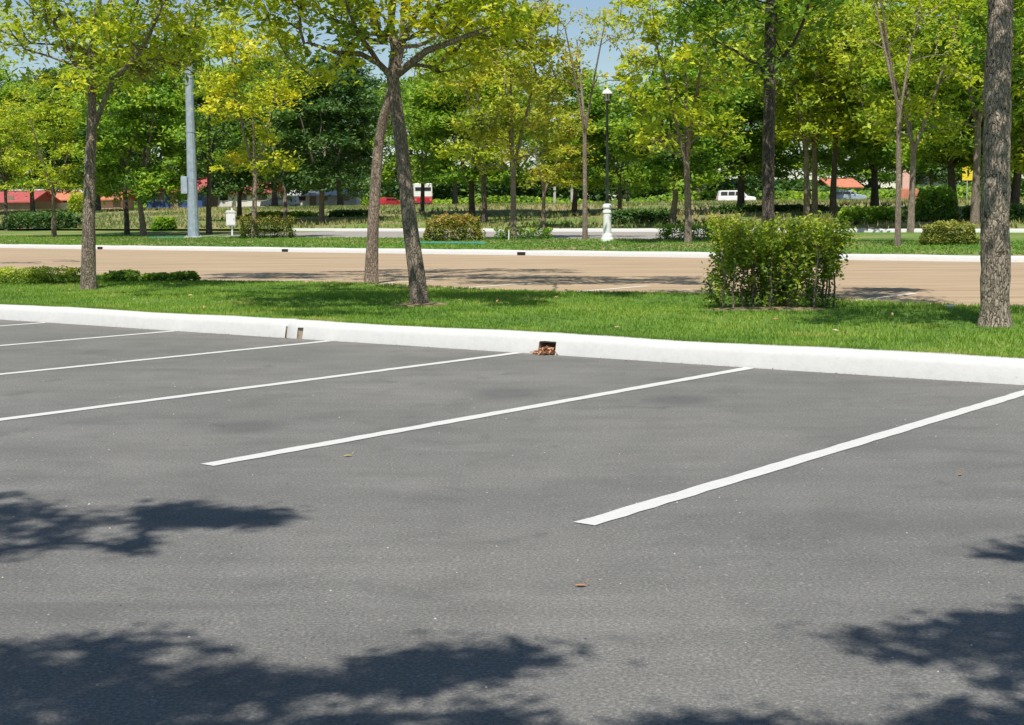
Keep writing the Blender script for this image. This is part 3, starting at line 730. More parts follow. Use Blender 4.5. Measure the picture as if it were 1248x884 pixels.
bank = [
    (175, 288, 'big', 0, .62, 1.1, 3.3, 'leaf_green', 'bark', 'tree with leaning twin-looking trunk left of the steel mast'),
    (155, 286, 'young', 0, 1.2, 1.1, 2.5, 'leaf_green', 'bark_dark', 'dark thin tree just left of the leaning tree, left of the mast'),
    (255, 286, 'young', 2, 1.15, 1.1, 5.1, 'leaf_green', 'bark_dark', 'dark-stemmed tree close to the right side of the steel mast'),
    (392, 272, 'big', 1, .78, 1.0, 4.0, 'leaf_dark', 'bark', 'broad dark green tree between the rusty hedge and the crossed median trunks'),
    (348, 270, 'young', 0, 1.2, 1.1, 2.2, 'leaf_green', 'bark_pale', 'slim tree right behind the right end of the rusty flat-topped hedge'),
    (292, 270, 'big', 2, .72, 1.0, .4, 'leaf_dark', 'bark_dark', 'dark tree behind the white meter cabinet'),
    (575, 264, 'big', 2, .85, 1.0, 1.2, 'leaf_green', 'bark_dark', 'dark-trunked tree above the left part of the rusty rounded bush'),
    (591, 273, 'young', 2, 1.4, 1.0, 3.9, 'leaf_lime', 'bark_dark', 'tree beside the right end of the rusty rounded bush'),
    (662, 277, 'young', 1, .95, .8, 1.9, 'leaf_olive', 'bark_pale', 'short tree on the bank between the olive tree and the thin sparse tree'),
    (820, 275, 'big', 0, .66, 1.0, 5.6, 'leaf_green', 'bark', 'forked tree on the bank immediately left of the tall airy tree'),
    (903, 259, 'big', 1, .95, .9, .9, 'leaf_green', 'bark_dark', 'dark tree standing in front of the white car'),
    (983, 266, 'young', 0, 1.35, 1.1, 2.8, 'leaf_lime', 'bark', 'left one of three lime trees rising above the leafy shrub'),
    (993, 264, 'young', 1, 1.4, 1.05, .3, 'leaf_lime', 'bark', 'middle one of three lime trees rising above the leafy shrub'),
    (1015, 263, 'young', 2, 1.45, 1.1, 4.6, 'leaf_lime', 'bark_dark', 'right one of three lime trees rising above the leafy shrub'),
    (1066, 256, 'big', 2, .9, 1.0, 3.1, 'leaf_green', 'bark_dark', 'dark tree between the orange roof and the pale slender tree'),
    (1110, 283, 'young', 1, 1.2, 1.1, 3.6, 'leaf_lime', 'bark_pale', 'pale thin tree close behind the pale slender forked tree'),
    (1162, 265, 'big', 0, .85, 1.05, 1.9, 'leaf_green', 'bark_dark', 'dark leaning tree behind the yellow-green round bush'),
    (1188, 275, 'young', 0, 1.5, 1.1, 4.4, 'leaf_green', 'bark', 'tree rising out of the yellow-green round bush beside the knobbly trunk'),
    (1236, 262, 'big', 1, .95, 1.0, 2.4, 'leaf_lime', 'bark_dark', 'leafy tree beyond the right side of the knobbly trunk'),
    (40, 262, 'big', 2, .95, 1.0, 1.7, 'leaf_green', 'bark_dark', 'dense tree behind the dark hedge at the left, hiding the silver roof end'),
    (515, 262, 'young', 0, 1.3, 1.0, 5.8, 'leaf_green', 'bark_dark', 'thin dark tree seen just right of the leaning trunk, before the bus'),
    (700, 262, 'big', 1, .7, 1.0, 3.0, 'leaf_green', 'bark_dark', 'curved dark tree behind the thin sparse tree'),
    (755, 262, 'young', 2, 1.15, .75, 1.1, 'leaf_green', 'bark_dark', 'dark trunk close behind the lamp pedestal'),
]
for px, py, kd, vi, s, szz, rz, lf, bk, lb in bank:
    place(kd, vi, at(px, py), s, rz, M[lf], M[bk], lb, GB, szz, name='bank_tree')
GW = 'trees at the back of the park'
back = [  # px, Y, kind, i, s, zs, leaf, label
    (-40, 150, 'big', 0, 1.25, 1.0, 'leaf_green', 'rearmost tree at the left picture edge, above the silver roof'),
    (60, 190, 'big', 1, 1.3, 1.0, 'leaf_dark', 'dark rearmost tree above the left red roof'),
    (120, 150, 'big', 2, 1.15, 1.0, 'leaf_dark', 'dark rearmost tree behind the tall forked median tree'),
    (190, 175, 'big', 0, 1.35, 1.0, 'leaf_dark', 'dark rearmost tree left of the steel mast, above the brown stall'),
    (265, 185, 'big', 1, 1.35, 1.0, 'leaf_green', 'rearmost tree right of the steel mast, above the long red roof'),
    (335, 160, 'big', 2, 1.2, 1.0, 'leaf_dark', 'dark rearmost tree above the right end of the long red roof'),
    (415, 190, 'big', 0, 1.45, 1.0, 'leaf_dark', 'dark rearmost tree left of the crossed median trunks'),
    (490, 240, 'big', 1, 1.5, 1.0, 'leaf_green', 'rearmost tree seen between the crossed median trunks'),
    (555, 165, 'big', 2, 1.15, 1.0, 'leaf_green', 'rearmost bright green tree right of the red and white bus'),
    (625, 230, 'wide', 0, 1.25, 1.0, 'leaf_dark', 'broad rearmost tree behind the olive-yellow tree'),
    (690, 260, 'big', 1, .95, 1.0, 'leaf_green', 'low rearmost tree under the open sky left of the lamp'),
    (765, 175, 'big', 0, .80, 1.0, 'leaf_green', 'low dense rearmost tree right of the lamp head'),
    (850, 215, 'wide', 1, 1.45, 1.05, 'leaf_green', 'flat umbrella-crowned tree right of the lamp, under open sky'),
    (840, 150, 'big', 2, .72, 1.0, 'leaf_green', 'low rearmost tree left of the white car'),
    (905, 200, 'big', 1, 1.25, 1.0, 'leaf_dark', 'dark rearmost tree above the white car'),
    (985, 170, 'big', 0, 1.1, 1.0, 'leaf_green', 'rearmost tree above the leafy shrub, left of the orange roof'),
    (1060, 230, 'big', 2, 1.3, 1.0, 'leaf_green', 'rearmost tree above the orange roof'),
    (1135, 250, 'big', 1, 1.35, .95, 'leaf_dark', 'dark rearmost tree above the white building'),
    (1200, 200, 'big', 0, 1.2, 1.0, 'leaf_green', 'rearmost tree above the yellow sign'),
    (1265, 170, 'big', 2, 1.1, 1.0, 'leaf_green', 'rearmost tree at the right picture edge'),
]
for i, (px, Yb, kd, vi, s, szz, lf, lb) in enumerate(back):
    place(kd, vi, on(px, Yb), s, i*1.37, M[lf], M['bark_dark'], lb, GW, szz, name='background_tree')
# far undergrowth that closes the view under the crowns
def bush_mass(name, q0, q1, p0, p1, n, h0, h1, size, m, seed, gaps=()):
    R = np.random.default_rng(seed); pts = []; tt = []
    while len(pts) < n:
        q = R.uniform(q0, q1); p = R.uniform(p0, p1)
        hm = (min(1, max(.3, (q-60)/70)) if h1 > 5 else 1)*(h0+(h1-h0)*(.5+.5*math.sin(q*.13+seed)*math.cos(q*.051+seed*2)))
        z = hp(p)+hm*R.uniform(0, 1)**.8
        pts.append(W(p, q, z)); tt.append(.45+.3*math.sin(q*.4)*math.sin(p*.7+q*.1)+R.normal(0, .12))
    v, f, ti = leaves(np.array(pts), size, np.clip(tt, 0, 1), r=R, aspect=.6)
    o = link(name, fast_mesh(name, v, f, ti), m); tag(o, kind='stuff', label='dense far undergrowth closing the view under the tree crowns', cat='undergrowth')
    return o
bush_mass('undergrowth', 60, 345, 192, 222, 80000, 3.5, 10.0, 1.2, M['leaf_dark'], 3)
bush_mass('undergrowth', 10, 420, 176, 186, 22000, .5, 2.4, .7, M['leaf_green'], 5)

# ------------------------------------------------------------------ hedges and shrubs
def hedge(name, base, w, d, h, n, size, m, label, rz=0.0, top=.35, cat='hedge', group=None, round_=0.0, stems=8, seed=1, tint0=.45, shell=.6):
    R = np.random.default_rng(seed); root = empty(name, base, rz, label=label, cat=cat, group=group)
    pts = []; tt = []
    while len(pts) < n:
        x, y, z = R.uniform(-1, 1), R.uniform(-1, 1), R.uniform(0, 1)
        if round_ and (abs(x)**3+abs(y)**2.5+max(0, z*1.0)**3.2*round_) > 1.08: continue
        if max(abs(x), abs(y), z*1.0) < shell and R.uniform() < .7: continue
        wv = 1+.07*math.sin(x*5*w+seed)+.05*math.sin(z*9)
        pts.append((x*w/2*wv, y*d/2*wv, .03+z*h*(1+.05*math.sin(x*7*w)+R.normal(0, .03))))
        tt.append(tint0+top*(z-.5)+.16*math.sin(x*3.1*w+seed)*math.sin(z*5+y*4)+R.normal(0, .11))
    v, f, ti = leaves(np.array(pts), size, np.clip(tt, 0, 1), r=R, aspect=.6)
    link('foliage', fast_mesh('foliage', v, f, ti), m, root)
    mb = MB()
    for k in range(stems):
        x = (k+.5)/stems*w*.9-w*.45; y = R.uniform(-.3, .3)*d
        mb.tube([(x, y, -.05), (x+R.normal(0, .02), y, h*.4), (x+R.normal(0, .05), y, h*.85)], [.02, .015, .006], 5)
    mb.build('stem', M['bark_dark'], root); root.children[-1]['kind'] = 'stuff'
    return root
RK = math.atan2(U2[1], U2[0])
# low clipped hedge at left on the median
c = at(30, 349); Yc = c[1]
hedge('clipped_hedge', c+[-1.1, .5, 0], 3.7, 1.1, .27, 14000, .045, M['leaf_hedge'], 'low clipped bright green hedge at the left edge, left of the tall forked tree', rz=RK*0+.0, seed=4, tint0=.62, top=.6, stems=14)
for (px, py, w_, h_, sd_, lb) in ((150, 343, .7, .17, 5, 'small ragged plant just right of the tall forked tree'), (190, 343, .55, .12, 6, 'middle small ragged plant in the row right of the tall forked tree'), (224, 343, .6, .15, 8, 'small ragged plant farthest right of the tall forked tree, by the lot edge')):
    hedge('low_plant', at(px, py), w_, .5, h_, 900, .07, M['leaf_green'], lb, seed=sd_, group='small plants right of the forked tree', cat='plant', round_=1.0, stems=4)
GH = 'clipped hedges on the far lawn'
c = at(323, 291); s = c[1]/F
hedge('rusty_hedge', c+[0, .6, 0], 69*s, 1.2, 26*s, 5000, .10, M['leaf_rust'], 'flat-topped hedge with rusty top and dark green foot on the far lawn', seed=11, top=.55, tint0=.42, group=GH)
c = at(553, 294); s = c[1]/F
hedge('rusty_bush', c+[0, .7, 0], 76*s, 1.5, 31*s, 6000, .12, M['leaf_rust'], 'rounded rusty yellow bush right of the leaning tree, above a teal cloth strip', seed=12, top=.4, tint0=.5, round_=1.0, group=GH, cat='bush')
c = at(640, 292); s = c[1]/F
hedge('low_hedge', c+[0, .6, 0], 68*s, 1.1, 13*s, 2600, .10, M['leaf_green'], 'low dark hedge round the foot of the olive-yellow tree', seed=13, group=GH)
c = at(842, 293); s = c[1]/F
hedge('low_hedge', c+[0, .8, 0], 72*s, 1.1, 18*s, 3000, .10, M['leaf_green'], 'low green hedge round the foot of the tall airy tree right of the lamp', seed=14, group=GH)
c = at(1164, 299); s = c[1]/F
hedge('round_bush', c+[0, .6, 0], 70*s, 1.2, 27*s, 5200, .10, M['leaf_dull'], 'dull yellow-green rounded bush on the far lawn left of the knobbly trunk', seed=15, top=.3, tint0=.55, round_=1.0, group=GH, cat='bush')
GBH = 'dark hedges on the grass bank'
for (px, py, wpx, hpx, m, sd_, lb) in (
        (52, 279, 100, 19, 'leaf_dark', 21, 'long dark hedge on the bank behind the far left trees'),
        (200, 280, 26, 14, 'leaf_green', 22, 'small green bush on the bank left of the steel mast'),
        (345, 268, 90, 9, 'leaf_green', 28, 'low green hedge on the bank behind the rusty hedge'),
        (430, 266, 60, 9, 'leaf_dark', 29, 'low dark hedge on the bank behind the crossed trunks'),
        (782, 270, 84, 13, 'leaf_dark', 23, 'dark hedge on the bank right of the lamp pedestal'),
        (940, 259, 150, 8, 'leaf_dark', 24, 'long low dark hedge on the bank top before the white car'),
        (1060, 274, 80, 20, 'leaf_green', 25, 'deep green hedge on the bank left of the pale slender tree'),
        (1140, 273, 50, 42, 'leaf_green', 26, 'tall green bush on the bank left of the dark leaning tree'),
        (1215, 273, 90, 22, 'leaf_dark', 27, 'dark hedge on the bank behind the knobbly trunk'),
        (95, 262, 22, 26, 'leaf_lime', 30, 'lime green bush between the red roofs at the left')):
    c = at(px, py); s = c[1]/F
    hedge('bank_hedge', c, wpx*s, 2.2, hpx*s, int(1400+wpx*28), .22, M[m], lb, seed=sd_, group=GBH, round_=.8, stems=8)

# the leafy block shrub in the foreground
def block_shrub():
    R = np.random.default_rng(99); c = at(948, 379); Y0 = float(c[1])+.45; s = Y0/F
    root = empty('shrub', (wp(948, 379, Y0)[0], Y0, .18), 0, label='square leafy shrub with bare lower stems on the grass median, left of the knobbly trunk', cat='shrub')
    w_, h_, d_ = 158*s, 1.05, 1.0
    sk = Skeleton(); tg = []
    root_id = sk.add((0, 0, -.25), -1, .02)
    xs = np.concatenate([np.array([-.47, -.40, -.30, -.235, -.12, -.04, .03, .10, .22, .29, .37, .43])*w_, R.uniform(-.44, .44, 14)*w_])
    seeds = []
    for i, x in enumerate(xs):
        y = R.uniform(-.48, -.25)*d_ if i < 9 else R.uniform(-.2, .42)*d_
        a_ = sk.add((x, y, -.1), root_id, .016)
        ids = sk.path([(x+R.normal(0, .02), y+R.normal(0, .02), h_*.35), (x+R.normal(0, .05), y+R.normal(0, .04), h_*.75)], start=a_, r0=.014, r1=.008, step=.12, wob=.012)
        seeds += ids[1:]
    n = 0
    while n < 760:
        x, y, z = R.uniform(-.5, .5), R.uniform(-.5, .5), R.uniform(.06, 1)
        if z < .5 and R.uniform() > .52 + (.35 if -.1 < x < .2 else 0)-(.12 if x < -.22 else 0): continue
        if z > .93 and R.uniform() < .2: continue
        wv = 1+.09*math.sin(z*6+1)
        if x > .38 and z < .38: continue
        tg.append(np.array([x*w_*wv, y*d_, z*h_*(1+.035*math.sin(x*11))])); n += 1
    grow(sk, tg, seeds, step=.15)
    sk.fix = [f if f is not None else None for f in sk.fix]
    own = [0]*len(sk.P)
    for i in range(1, len(sk.P)): own[i] = i if sk.par[i] == root_id else own[sk.par[i]]
    for st in sorted(set(own[1:])):
        sub = Skeleton(); mp = {}
        for i in range(1, len(sk.P)):
            if own[i] == st: mp[i] = sub.add(sk.P[i], mp.get(sk.par[i], -1), sk.fix[i])
        link('stem', skel_mesh(sub, 'stem', tip=.0035, nside=4), M['bark_pale'], root)
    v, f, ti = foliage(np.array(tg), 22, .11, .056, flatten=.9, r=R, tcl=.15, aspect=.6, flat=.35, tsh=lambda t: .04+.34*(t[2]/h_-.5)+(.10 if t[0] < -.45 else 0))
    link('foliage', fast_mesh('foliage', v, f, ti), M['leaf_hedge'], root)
    # red-brown dry leaves on the left
    dr = [t for t in tg if t[0] < -.35 and R.uniform() < .45]+[t for t in tg if t[0] > .6 and R.uniform() < .25]
    v, f, ti = foliage(np.array(dr), 12, .12, .06, flatten=.9, r=R, aspect=.6)
    link('dry_foliage', fast_mesh('dry_foliage', v, f, ti), M['leaf_rust'], root)['kind'] = 'stuff'
block_shrub()

# ------------------------------------------------------------------ grass
def tufts(name, n, samp, h, wdt, m, seed, blades=6, label='', tintf=None):
    R = np.random.default_rng(seed); base = samp(R, n)         # (n,3)
    k = blades; c = np.repeat(base, k, 0); n2 = len(c)
    a_ = R.uniform(0, 2*np.pi, n2); off = np.stack([np.cos(a_), np.sin(a_), np.zeros(n2)], 1)
    c = c+off*R.uniform(0, .035, n2)[:, None]
    H = h*R.uniform(.5, 1.35, n2)
    side = np.stack([-np.sin(a_+R.normal(0, .6, n2)), np.cos(a_), np.zeros(n2)], 1)
    tip = c+off*(H*R.uniform(.15, .9, n2))[:, None]; tip[:, 2] += H
    v = np.stack([c-side*wdt/2, c+side*wdt/2, tip], 1).reshape(-1, 3)
    f = np.arange(n2*3).reshape(-1, 3)
    ti = np.repeat(tintf(base) if tintf is not None else np.full(n, .5), k)+R.normal(0, .14, n2)
    return tag(link(name, fast_mesh(name, v, f, np.clip(ti, 0, 1)), m), kind='stuff', label=label, cat='grass')
def medsamp(R, n):
    p = P_G1+.01+(P_L0-.1-P_G1)*R.uniform(0, 1, n)**1.15
    q = R.uniform(-3, 34, n)
    out = np.zeros((n, 3)); out[:, 0] = N2[0]*p+U2[0]*q; out[:, 1] = N2[1]*p+U2[1]*q
    out[:, 2] = .165+.02*np.sin(q*.9+p*1.3)*np.minimum(1, (p-P_G1)/2)
    return out
ring = at(512, 371); shc = at(945, 381)
def medsamp2(R, n):
    o = medsamp(R, int(n*1.15))
    d1 = np.hypot(o[:, 0]-ring[0], o[:, 1]-ring[1]); d2 = np.hypot((o[:, 0]-shc[0])/1.0, (o[:, 1]-shc[1]-.4)/.6)
    o = o[(d1 > .38+R.normal(0, .06, len(o))) & (d2 > .85+R.normal(0, .08, len(o)))]
    return o[:n] if len(o) > n else o[np.arange(len(o))]
def medtint(b_):
    x, y = b_[:, 0], b_[:, 1]
    dry = np.sin(x*.83+y*1.9+1)*np.sin(x*2.3-y*.7+2)+.35*np.sin(x*6.1+y*4.7)
    return .5+.13*np.sin(x*1.3+y*.7)+.10*np.sin(x*3.7-y*2.1)+.07*np.sin(y*5.3+x)+.32*np.clip((dry-.72)/.4, 0, 1)
def samp_fix(R, n):
    o = medsamp2(R, n); return o if len(o) == n else np.concatenate([o, o[:n-len(o)]])
tufts('grass', 70000, samp_fix, .042, .011, M['grass'], 5, 6, 'short bright green grass of the median lawn', medtint)
def edgesamp(R, n):
    q = R.uniform(-3, 34, n); s_ = R.uniform(0, 1, n) < .55
    p = np.where(s_, P_G1-.03+np.abs(R.normal(0, .03, n)), P_L0-.02-np.abs(R.normal(0, .05, n))-.05*np.sin(q*2.1)**2)
    o = np.zeros((n, 3)); o[:, 0] = N2[0]*p+U2[0]*q; o[:, 1] = N2[1]*p+U2[1]*q; o[:, 2] = np.where(s_, .17, .08); return o
tufts('edge_grass', 9000, edgesamp, .055, .011, M['grass'], 6, 6, 'longer grass fringing the edges of the median lawn', medtint)
def banksamp(R, n):
    p = R.uniform(62.6, 120, n); q = R.uniform(-20, 230, n)
    o = np.zeros((n, 3)); o[:, 0] = N2[0]*p+U2[0]*q; o[:, 1] = N2[1]*p+U2[1]*q
    o[:, 2] = np.interp(p, PROF_P, PROF_Z); return o
tufts('bank_grass', 26000, banksamp, .28, .07, M['drygrass'], 7, 5, 'rough dry grass on the bank beyond the service road', lambda b_: .5+.25*np.sin(b_[:, 0]*.31+b_[:, 1]*.12)+.2*np.sin(b_[:, 0]*.11-b_[:, 1]*.27))
def flsamp(R, n):
    p = R.uniform(P_L1+.25, 50, n); q = R.uniform(-6, 100, n)
    o = np.zeros((n, 3)); o[:, 0] = N2[0]*p+U2[0]*q; o[:, 1] = N2[1]*p+U2[1]*q
    o[:, 2] = np.interp(p, [39.5, 50], [.17, .34]); return o
tufts('far_grass', 26000, flsamp, .06, .03, M['grass'], 8, 5, 'short grass of the lawn beyond the tan lot', lambda b_: .42+.12*np.sin(b_[:, 0]*.6+b_[:, 1]*.3))
# bare soil ring at the leaning tree and under the shrub
def lawnz(x, y):
    p, q = pq(x, y); return .175+.025*math.sin(q*.9+p*1.3)*min(1, (p-P_G1)/2)
def patch(name, c, rx, ry, seed):
    R = random.Random(seed); v = []; n = 28; cx_, cy_ = float(c[0]), float(c[1]); rg = [1+R.uniform(-.18, .18) for _ in range(n)]
    v.append((cx_, cy_, lawnz(cx_, cy_)+.035))
    for u, dz in ((.35, .03), (.7, .02), (1, -.004)):
        for k in range(n):
            a_ = 2*math.pi*k/n; x, y = cx_+rx*u*rg[k]*math.cos(a_), cy_+ry*u*rg[k]*math.sin(a_); v.append((x, y, lawnz(x, y)+dz+R.uniform(-.006, .006)*(u < 1)))
    mb = MB(); mb.v = v; mb.f = [(0, 1+k, 1+(k+1) % n) for k in range(n)]+[(1+j*n+k, 1+(j+1)*n+k, 1+(j+1)*n+(k+1) % n, 1+j*n+(k+1) % n) for j in (0, 1) for k in range(n)]
    tag(mb.build(name, M['soil'], None, True), kind='structure')
patch('bare_soil', ring, .42, .40, 1); patch('bare_soil', (shc[0]-.05, shc[1]+.3, 0), 0.78, .34, 2)

# ------------------------------------------------------------------ street furniture
# steel mast
b = at(236, 290); Yb = b[1]; s = Yb/F
root = empty('steel_mast', b, 0, label='tall blue-grey tapered steel mast left of the white meter cabinet', cat='mast')
MB().lathe([(7.2*s, 0), (6.6*s, 1.0), (5.2*s, 6), (4.0*s, 15), (3.2*s, 20)], 12).build('pole', M['steel'], root)
MB().box(-.42, .42, -.42, .42, -.1, .06, .02).build('base_plate', M['conc'], root)
for k in range(6):
    a_ = k*math.pi/3; MB().lathe([(.03, .06), (.03, .14)], 6, (.35*math.cos(a_), .35*math.sin(a_), 0)).build('bolt', M['steel'], root)
zb_ = (289-236)*s
o = MB().box(-.5, -.18, -.3, .05, zb_, zb_+.85, .02).build('junction_box', M['steel'], root)
for z in (5.2, 9.6): MB().lathe([(5.9*s, z), (5.9*s, z+.12)], 12).build('collar', M['steel'], root)
MB().box(-.1, 2.2, -.08, .08, 19.9, 20.05, .01).build('arm', M['steel'], root)
# meter cabinet
b = at(283, 287); s = b[1]/F
root = empty('meter_cabinet', b, .25, label='white meter cabinet on a post beside the rusty flat-topped hedge', cat='cabinet')
MB().tube([(0, 0, -.1), (.02, 0, 1.45)], .05, 8).build('post', M['white'], root)
MB().box(-.30, .18, -.16, .12, .5, 1.2, .02).build('box', M['white'], root)
MB().prism([(-.34, 1.2), (.22, 1.2), (.12, 1.32), (-.24, 1.32)], -.19, .15).build('lid', M['white'], root)
d_ = MB().box(-.26, .14, -.175, -.163, .55, 1.15, .004).build('door', M['white'], root)
MB().box(.08, .11, -.195, -.177, .82, .92).build('handle', M['steel'], d_)
# park lamp
b = at(740, 294); s = b[1]/F; H = (294-112)*s; hpz = 44*s
root = empty('park_lamp', b, 0, label='classical park lamp with white pedestal, dark post and white-topped lantern', cat='street lamp')
ss = s
MB().lathe([(7.6*ss, -.1), (7.6*ss, 2.5*ss), (6.6*ss, 5*ss), (6.4*ss, 7*ss), (5.0*ss, 9.5*ss), (4.9*ss, 33*ss), (5.6*ss, 34*ss), (5.6*ss, 36*ss), (4.6*ss, 37*ss), (4.6*ss, 39*ss), (5.8*ss, 40.5*ss), (5.6*ss, 43*ss), (3.5*ss, 45*ss)], 16).build('pedestal', M['white'], root)
MB().lathe([(2.4*ss, hpz), (1.9*ss, hpz+.3), (1.6*ss, H*.6), (1.5*ss, H-17*ss), (2.2*ss, H-15.5*ss), (1.6*ss, H-14*ss)], 10).build('post', M['black'], root, True)
lan = MB().lathe([(2.6*ss, H-14*ss), (3.6*ss, H-12*ss), (5.0*ss, H-6.5*ss), (5.0*ss, H-6*ss)], 8).build('lantern', mat_plain('lantern_glass', (.55, .55, .5), .15, .1, 3), root)
for k in range(8):
    a_ = k*math.pi/4; MB().tube([(3.7*ss*math.cos(a_), 3.7*ss*math.sin(a_), H-12*ss), (5.15*ss*math.cos(a_), 5.15*ss*math.sin(a_), H-6*ss)], .02, 4).build('frame_bar', M['black'], lan)
MB().lathe([(6.6*ss, H-6*ss), (6.4*ss, H-5*ss), (4.6*ss, H-2.2*ss), (2.0*ss, H-.6*ss), (.8*ss, H+.5*ss), (.3*ss, H+2*ss)], 14).build('cap', M['white'], root, True)
# concrete posts between trees
for px, Yp, hh, lb in ((676, 150, 4.0, 'left one of two thin pale concrete posts far behind the thin sparse tree'), (697, 150, 3.4, 'right one of two thin pale concrete posts far behind the thin sparse tree')):
    b = on(px, Yp); root = empty('concrete_post', b, 0, label=lb, cat='post', group='thin concrete posts beyond the bank')
    MB().box(-.13, .13, -.13, .13, -.2, hh, .02).build('shaft', M['conc'], root)
    MB().box(-.4, .4, -.05, .05, hh-.4, hh-.3).build('crossbar', M['conc'], root)
# stake
b = at(620, 293); root = empty('white_stake', b, 0, label='thin white stake beside the trunk of the olive-yellow tree', cat='stake')
MB().tube([(0, 0, -.1), (.01, 0, .42)], .03, 6).build('shaft', M['white'], root); MB().lathe([(.04, .42), (.02, .46)], 6).build('tip', M['red'], root)
# teal cloth strip
c0 = at(490, 297); c1 = at(592, 298); R = random.Random(3); n = 30; v = []; f = []
for i in range(n+1):
    t = i/n; p = np.array(c0)*(1-t)+np.array(c1)*t
    for j, dz in enumerate((0.0, .015, .05, .06)):
        v.append((p[0], p[1]+(.0, .12, .16, .5)[j]+R.uniform(-.03, .03), p[2]+dz+R.uniform(-.012, .012)+.02))
for i in range(n):
    for j in range(3): f.append((i*4+j, i*4+j+1, (i+1)*4+j+1, (i+1)*4+j))
tag(link('ground_cloth', fast_mesh('ground_cloth', v, f, smooth=True), M['teal']), 'teal cloth strip lying on the lawn at the foot of the rounded rusty bush', 'cloth')
c0 = at(180, 291); c1 = at(222, 291)
v = []; f = []
for i in range(n+1):
    t = i/n; p = np.array(c0)*(1-t)+np.array(c1)*t
    for j, dz in enumerate((0.0, .03, .05)): v.append((p[0], p[1]+j*.25+R.uniform(-.03, .03), p[2]+dz+R.uniform(-.01, .01)+.02))
for i in range(n):
    for j in range(2): f.append((i*3+j, i*3+j+1, (i+1)*3+j+1, (i+1)*3+j))
tag(link('ground_cloth', fast_mesh('ground_cloth', v, f, smooth=True), M['teal']), 'short teal cloth lying at the foot of the steel mast', 'cloth')

# ------------------------------------------------------------------ vehicles
def wheel(root, x, y, r, side):
    w_ = empty('wheel', (x, y, r)); w_.parent = root
    # a wheel is one mesh part with a rim below it
    bpy.data.objects.remove(w_)
    t_ = MB().lathe([(r*.6, -.1), (r*.95, -.1), (r, -.06), (r, .06), (r*.95, .1), (r*.6, .1)], 18, (0, 0, 0), 'y').build('wheel', M['tyre'], root)
    t_.location = (x, y, r)
    MB().lathe([(r*.15, -.11), (r*.58, -.105), (r*.6, .105), (r*.15, .11)], 14, (0, 0, 0), 'y').build('rim', M['rim'], t_)
def car(name, base, rz, bodym, label, L=4.6, Wd=1.75, Hh=1.65, cat='car', group=None, wagon=True):
    root = empty(name, base, rz, label=label, cat=cat, group=group)
    x0, x1 = -L/2, L/2; z = Hh
    lower = [(x0, .35), (x0-.03, .6), (x0+.03, .95), (x1-1.15, .98), (x1-.25, .85), (x1, .65), (x1-.02, .35)]
    bd = MB().prism(lower, -Wd/2, Wd/2).build('body', bodym, root)
    bv = bd.modifiers.new('bevel', 'BEVEL'); bv.width = .07; bv.segments = 2
    cab = [(x0+.08, .95), (x0+.22, z-.05), (x0+.5, z), (x1-2.1, z), (x1-1.75, z-.08), (x1-1.1, .97)]
    cb = MB().prism(cab, -Wd/2+.1, Wd/2-.1).build('cabin', bodym, root); bv = cb.modifiers.new('bevel', 'BEVEL'); bv.width = .06; bv.segments = 2
    for sd_ in (-1, 1):
        y = sd_*(Wd/2-.095)
        for (a0, a1) in ((x0+.35, x0+1.25), (x0+1.35, x0+2.2), (x0+2.28, x1-1.55)):
            MB().prism([(a0, 1.03), (a0+.05, z-.17), (a1-.12 if a1 > x1-1.7 else a1, z-.17), (a1+.18 if a1 > x1-1.7 else a1, 1.03)], y-.012*sd_*0-.006, y+.006).build('window', M['glass'], root)
        wheel(root, x0+.85, sd_*(Wd/2-.12), .34, sd_); wheel(root, x1-.85, sd_*(Wd/2-.12), .34, sd_)
        MB().box(x1-.16, x1-.0, sd_*(Wd/2-.32)-.16, sd_*(Wd/2-.32)+.16, .62, .78, .02).build('headlight', M['silver'], root)
        MB().box(x0-.045, x0+.02, sd_*(Wd/2-.18)-.09, sd_*(Wd/2-.18)+.09, .7, .95, .01).build('tail_light', M['red'], root)
        MB().box(x1-1.55, x1-1.38, sd_*(Wd/2+.08)-.08, sd_*(Wd/2+.08)+.08, 1.0, 1.14, .02).build('mirror', bodym, root)
    MB().prism([(x1-1.66, z-.16), (x1-1.10, 1.02), (x1-1.06, 1.02), (x1-1.62, z-.14)], -Wd/2+.2, Wd/2-.2).build('windscreen', M['glass'], root)
    MB().box(x0-.06, x1+.04, -Wd/2+.1, Wd/2-.1, .3, .45, .03).build('bumper', M['black'], root)
    return root
def van_pos(px, Yv):
    b = on(px, Yv); return b
b = on(897, 192); p_, q_ = pq(b[0], b[1]); b[2] = 2.66 if 163 < p_ < 173 else hp(p_)
car('white_car', b, RK*0+.0+math.pi*0, M['white'], 'white estate car on the raised far road, partly behind tree trunks', L=5.0, Hh=1.7)
b = on(376, 235); car('red_car', b, 1.1, M['red'], 'small red car parked beyond the bank left of the broad dark tree', L=3.9, Hh=1.5, cat='car')
b = on(1033, 175); car('blue_car', b, 0, M['steel'], 'grey-blue car below the orange roof', L=4.2, Hh=1.45)
b = on(342, 165); car('silver_car', b, 2.9, M['silver'], 'silver car parked beyond the bank behind the slim tree', L=4.2, Hh=1.45)
b = on(476, 215); car('red_car', b, .9, M['red'], 'red car seen between the crossed median trunks', L=3.9, Hh=1.45)
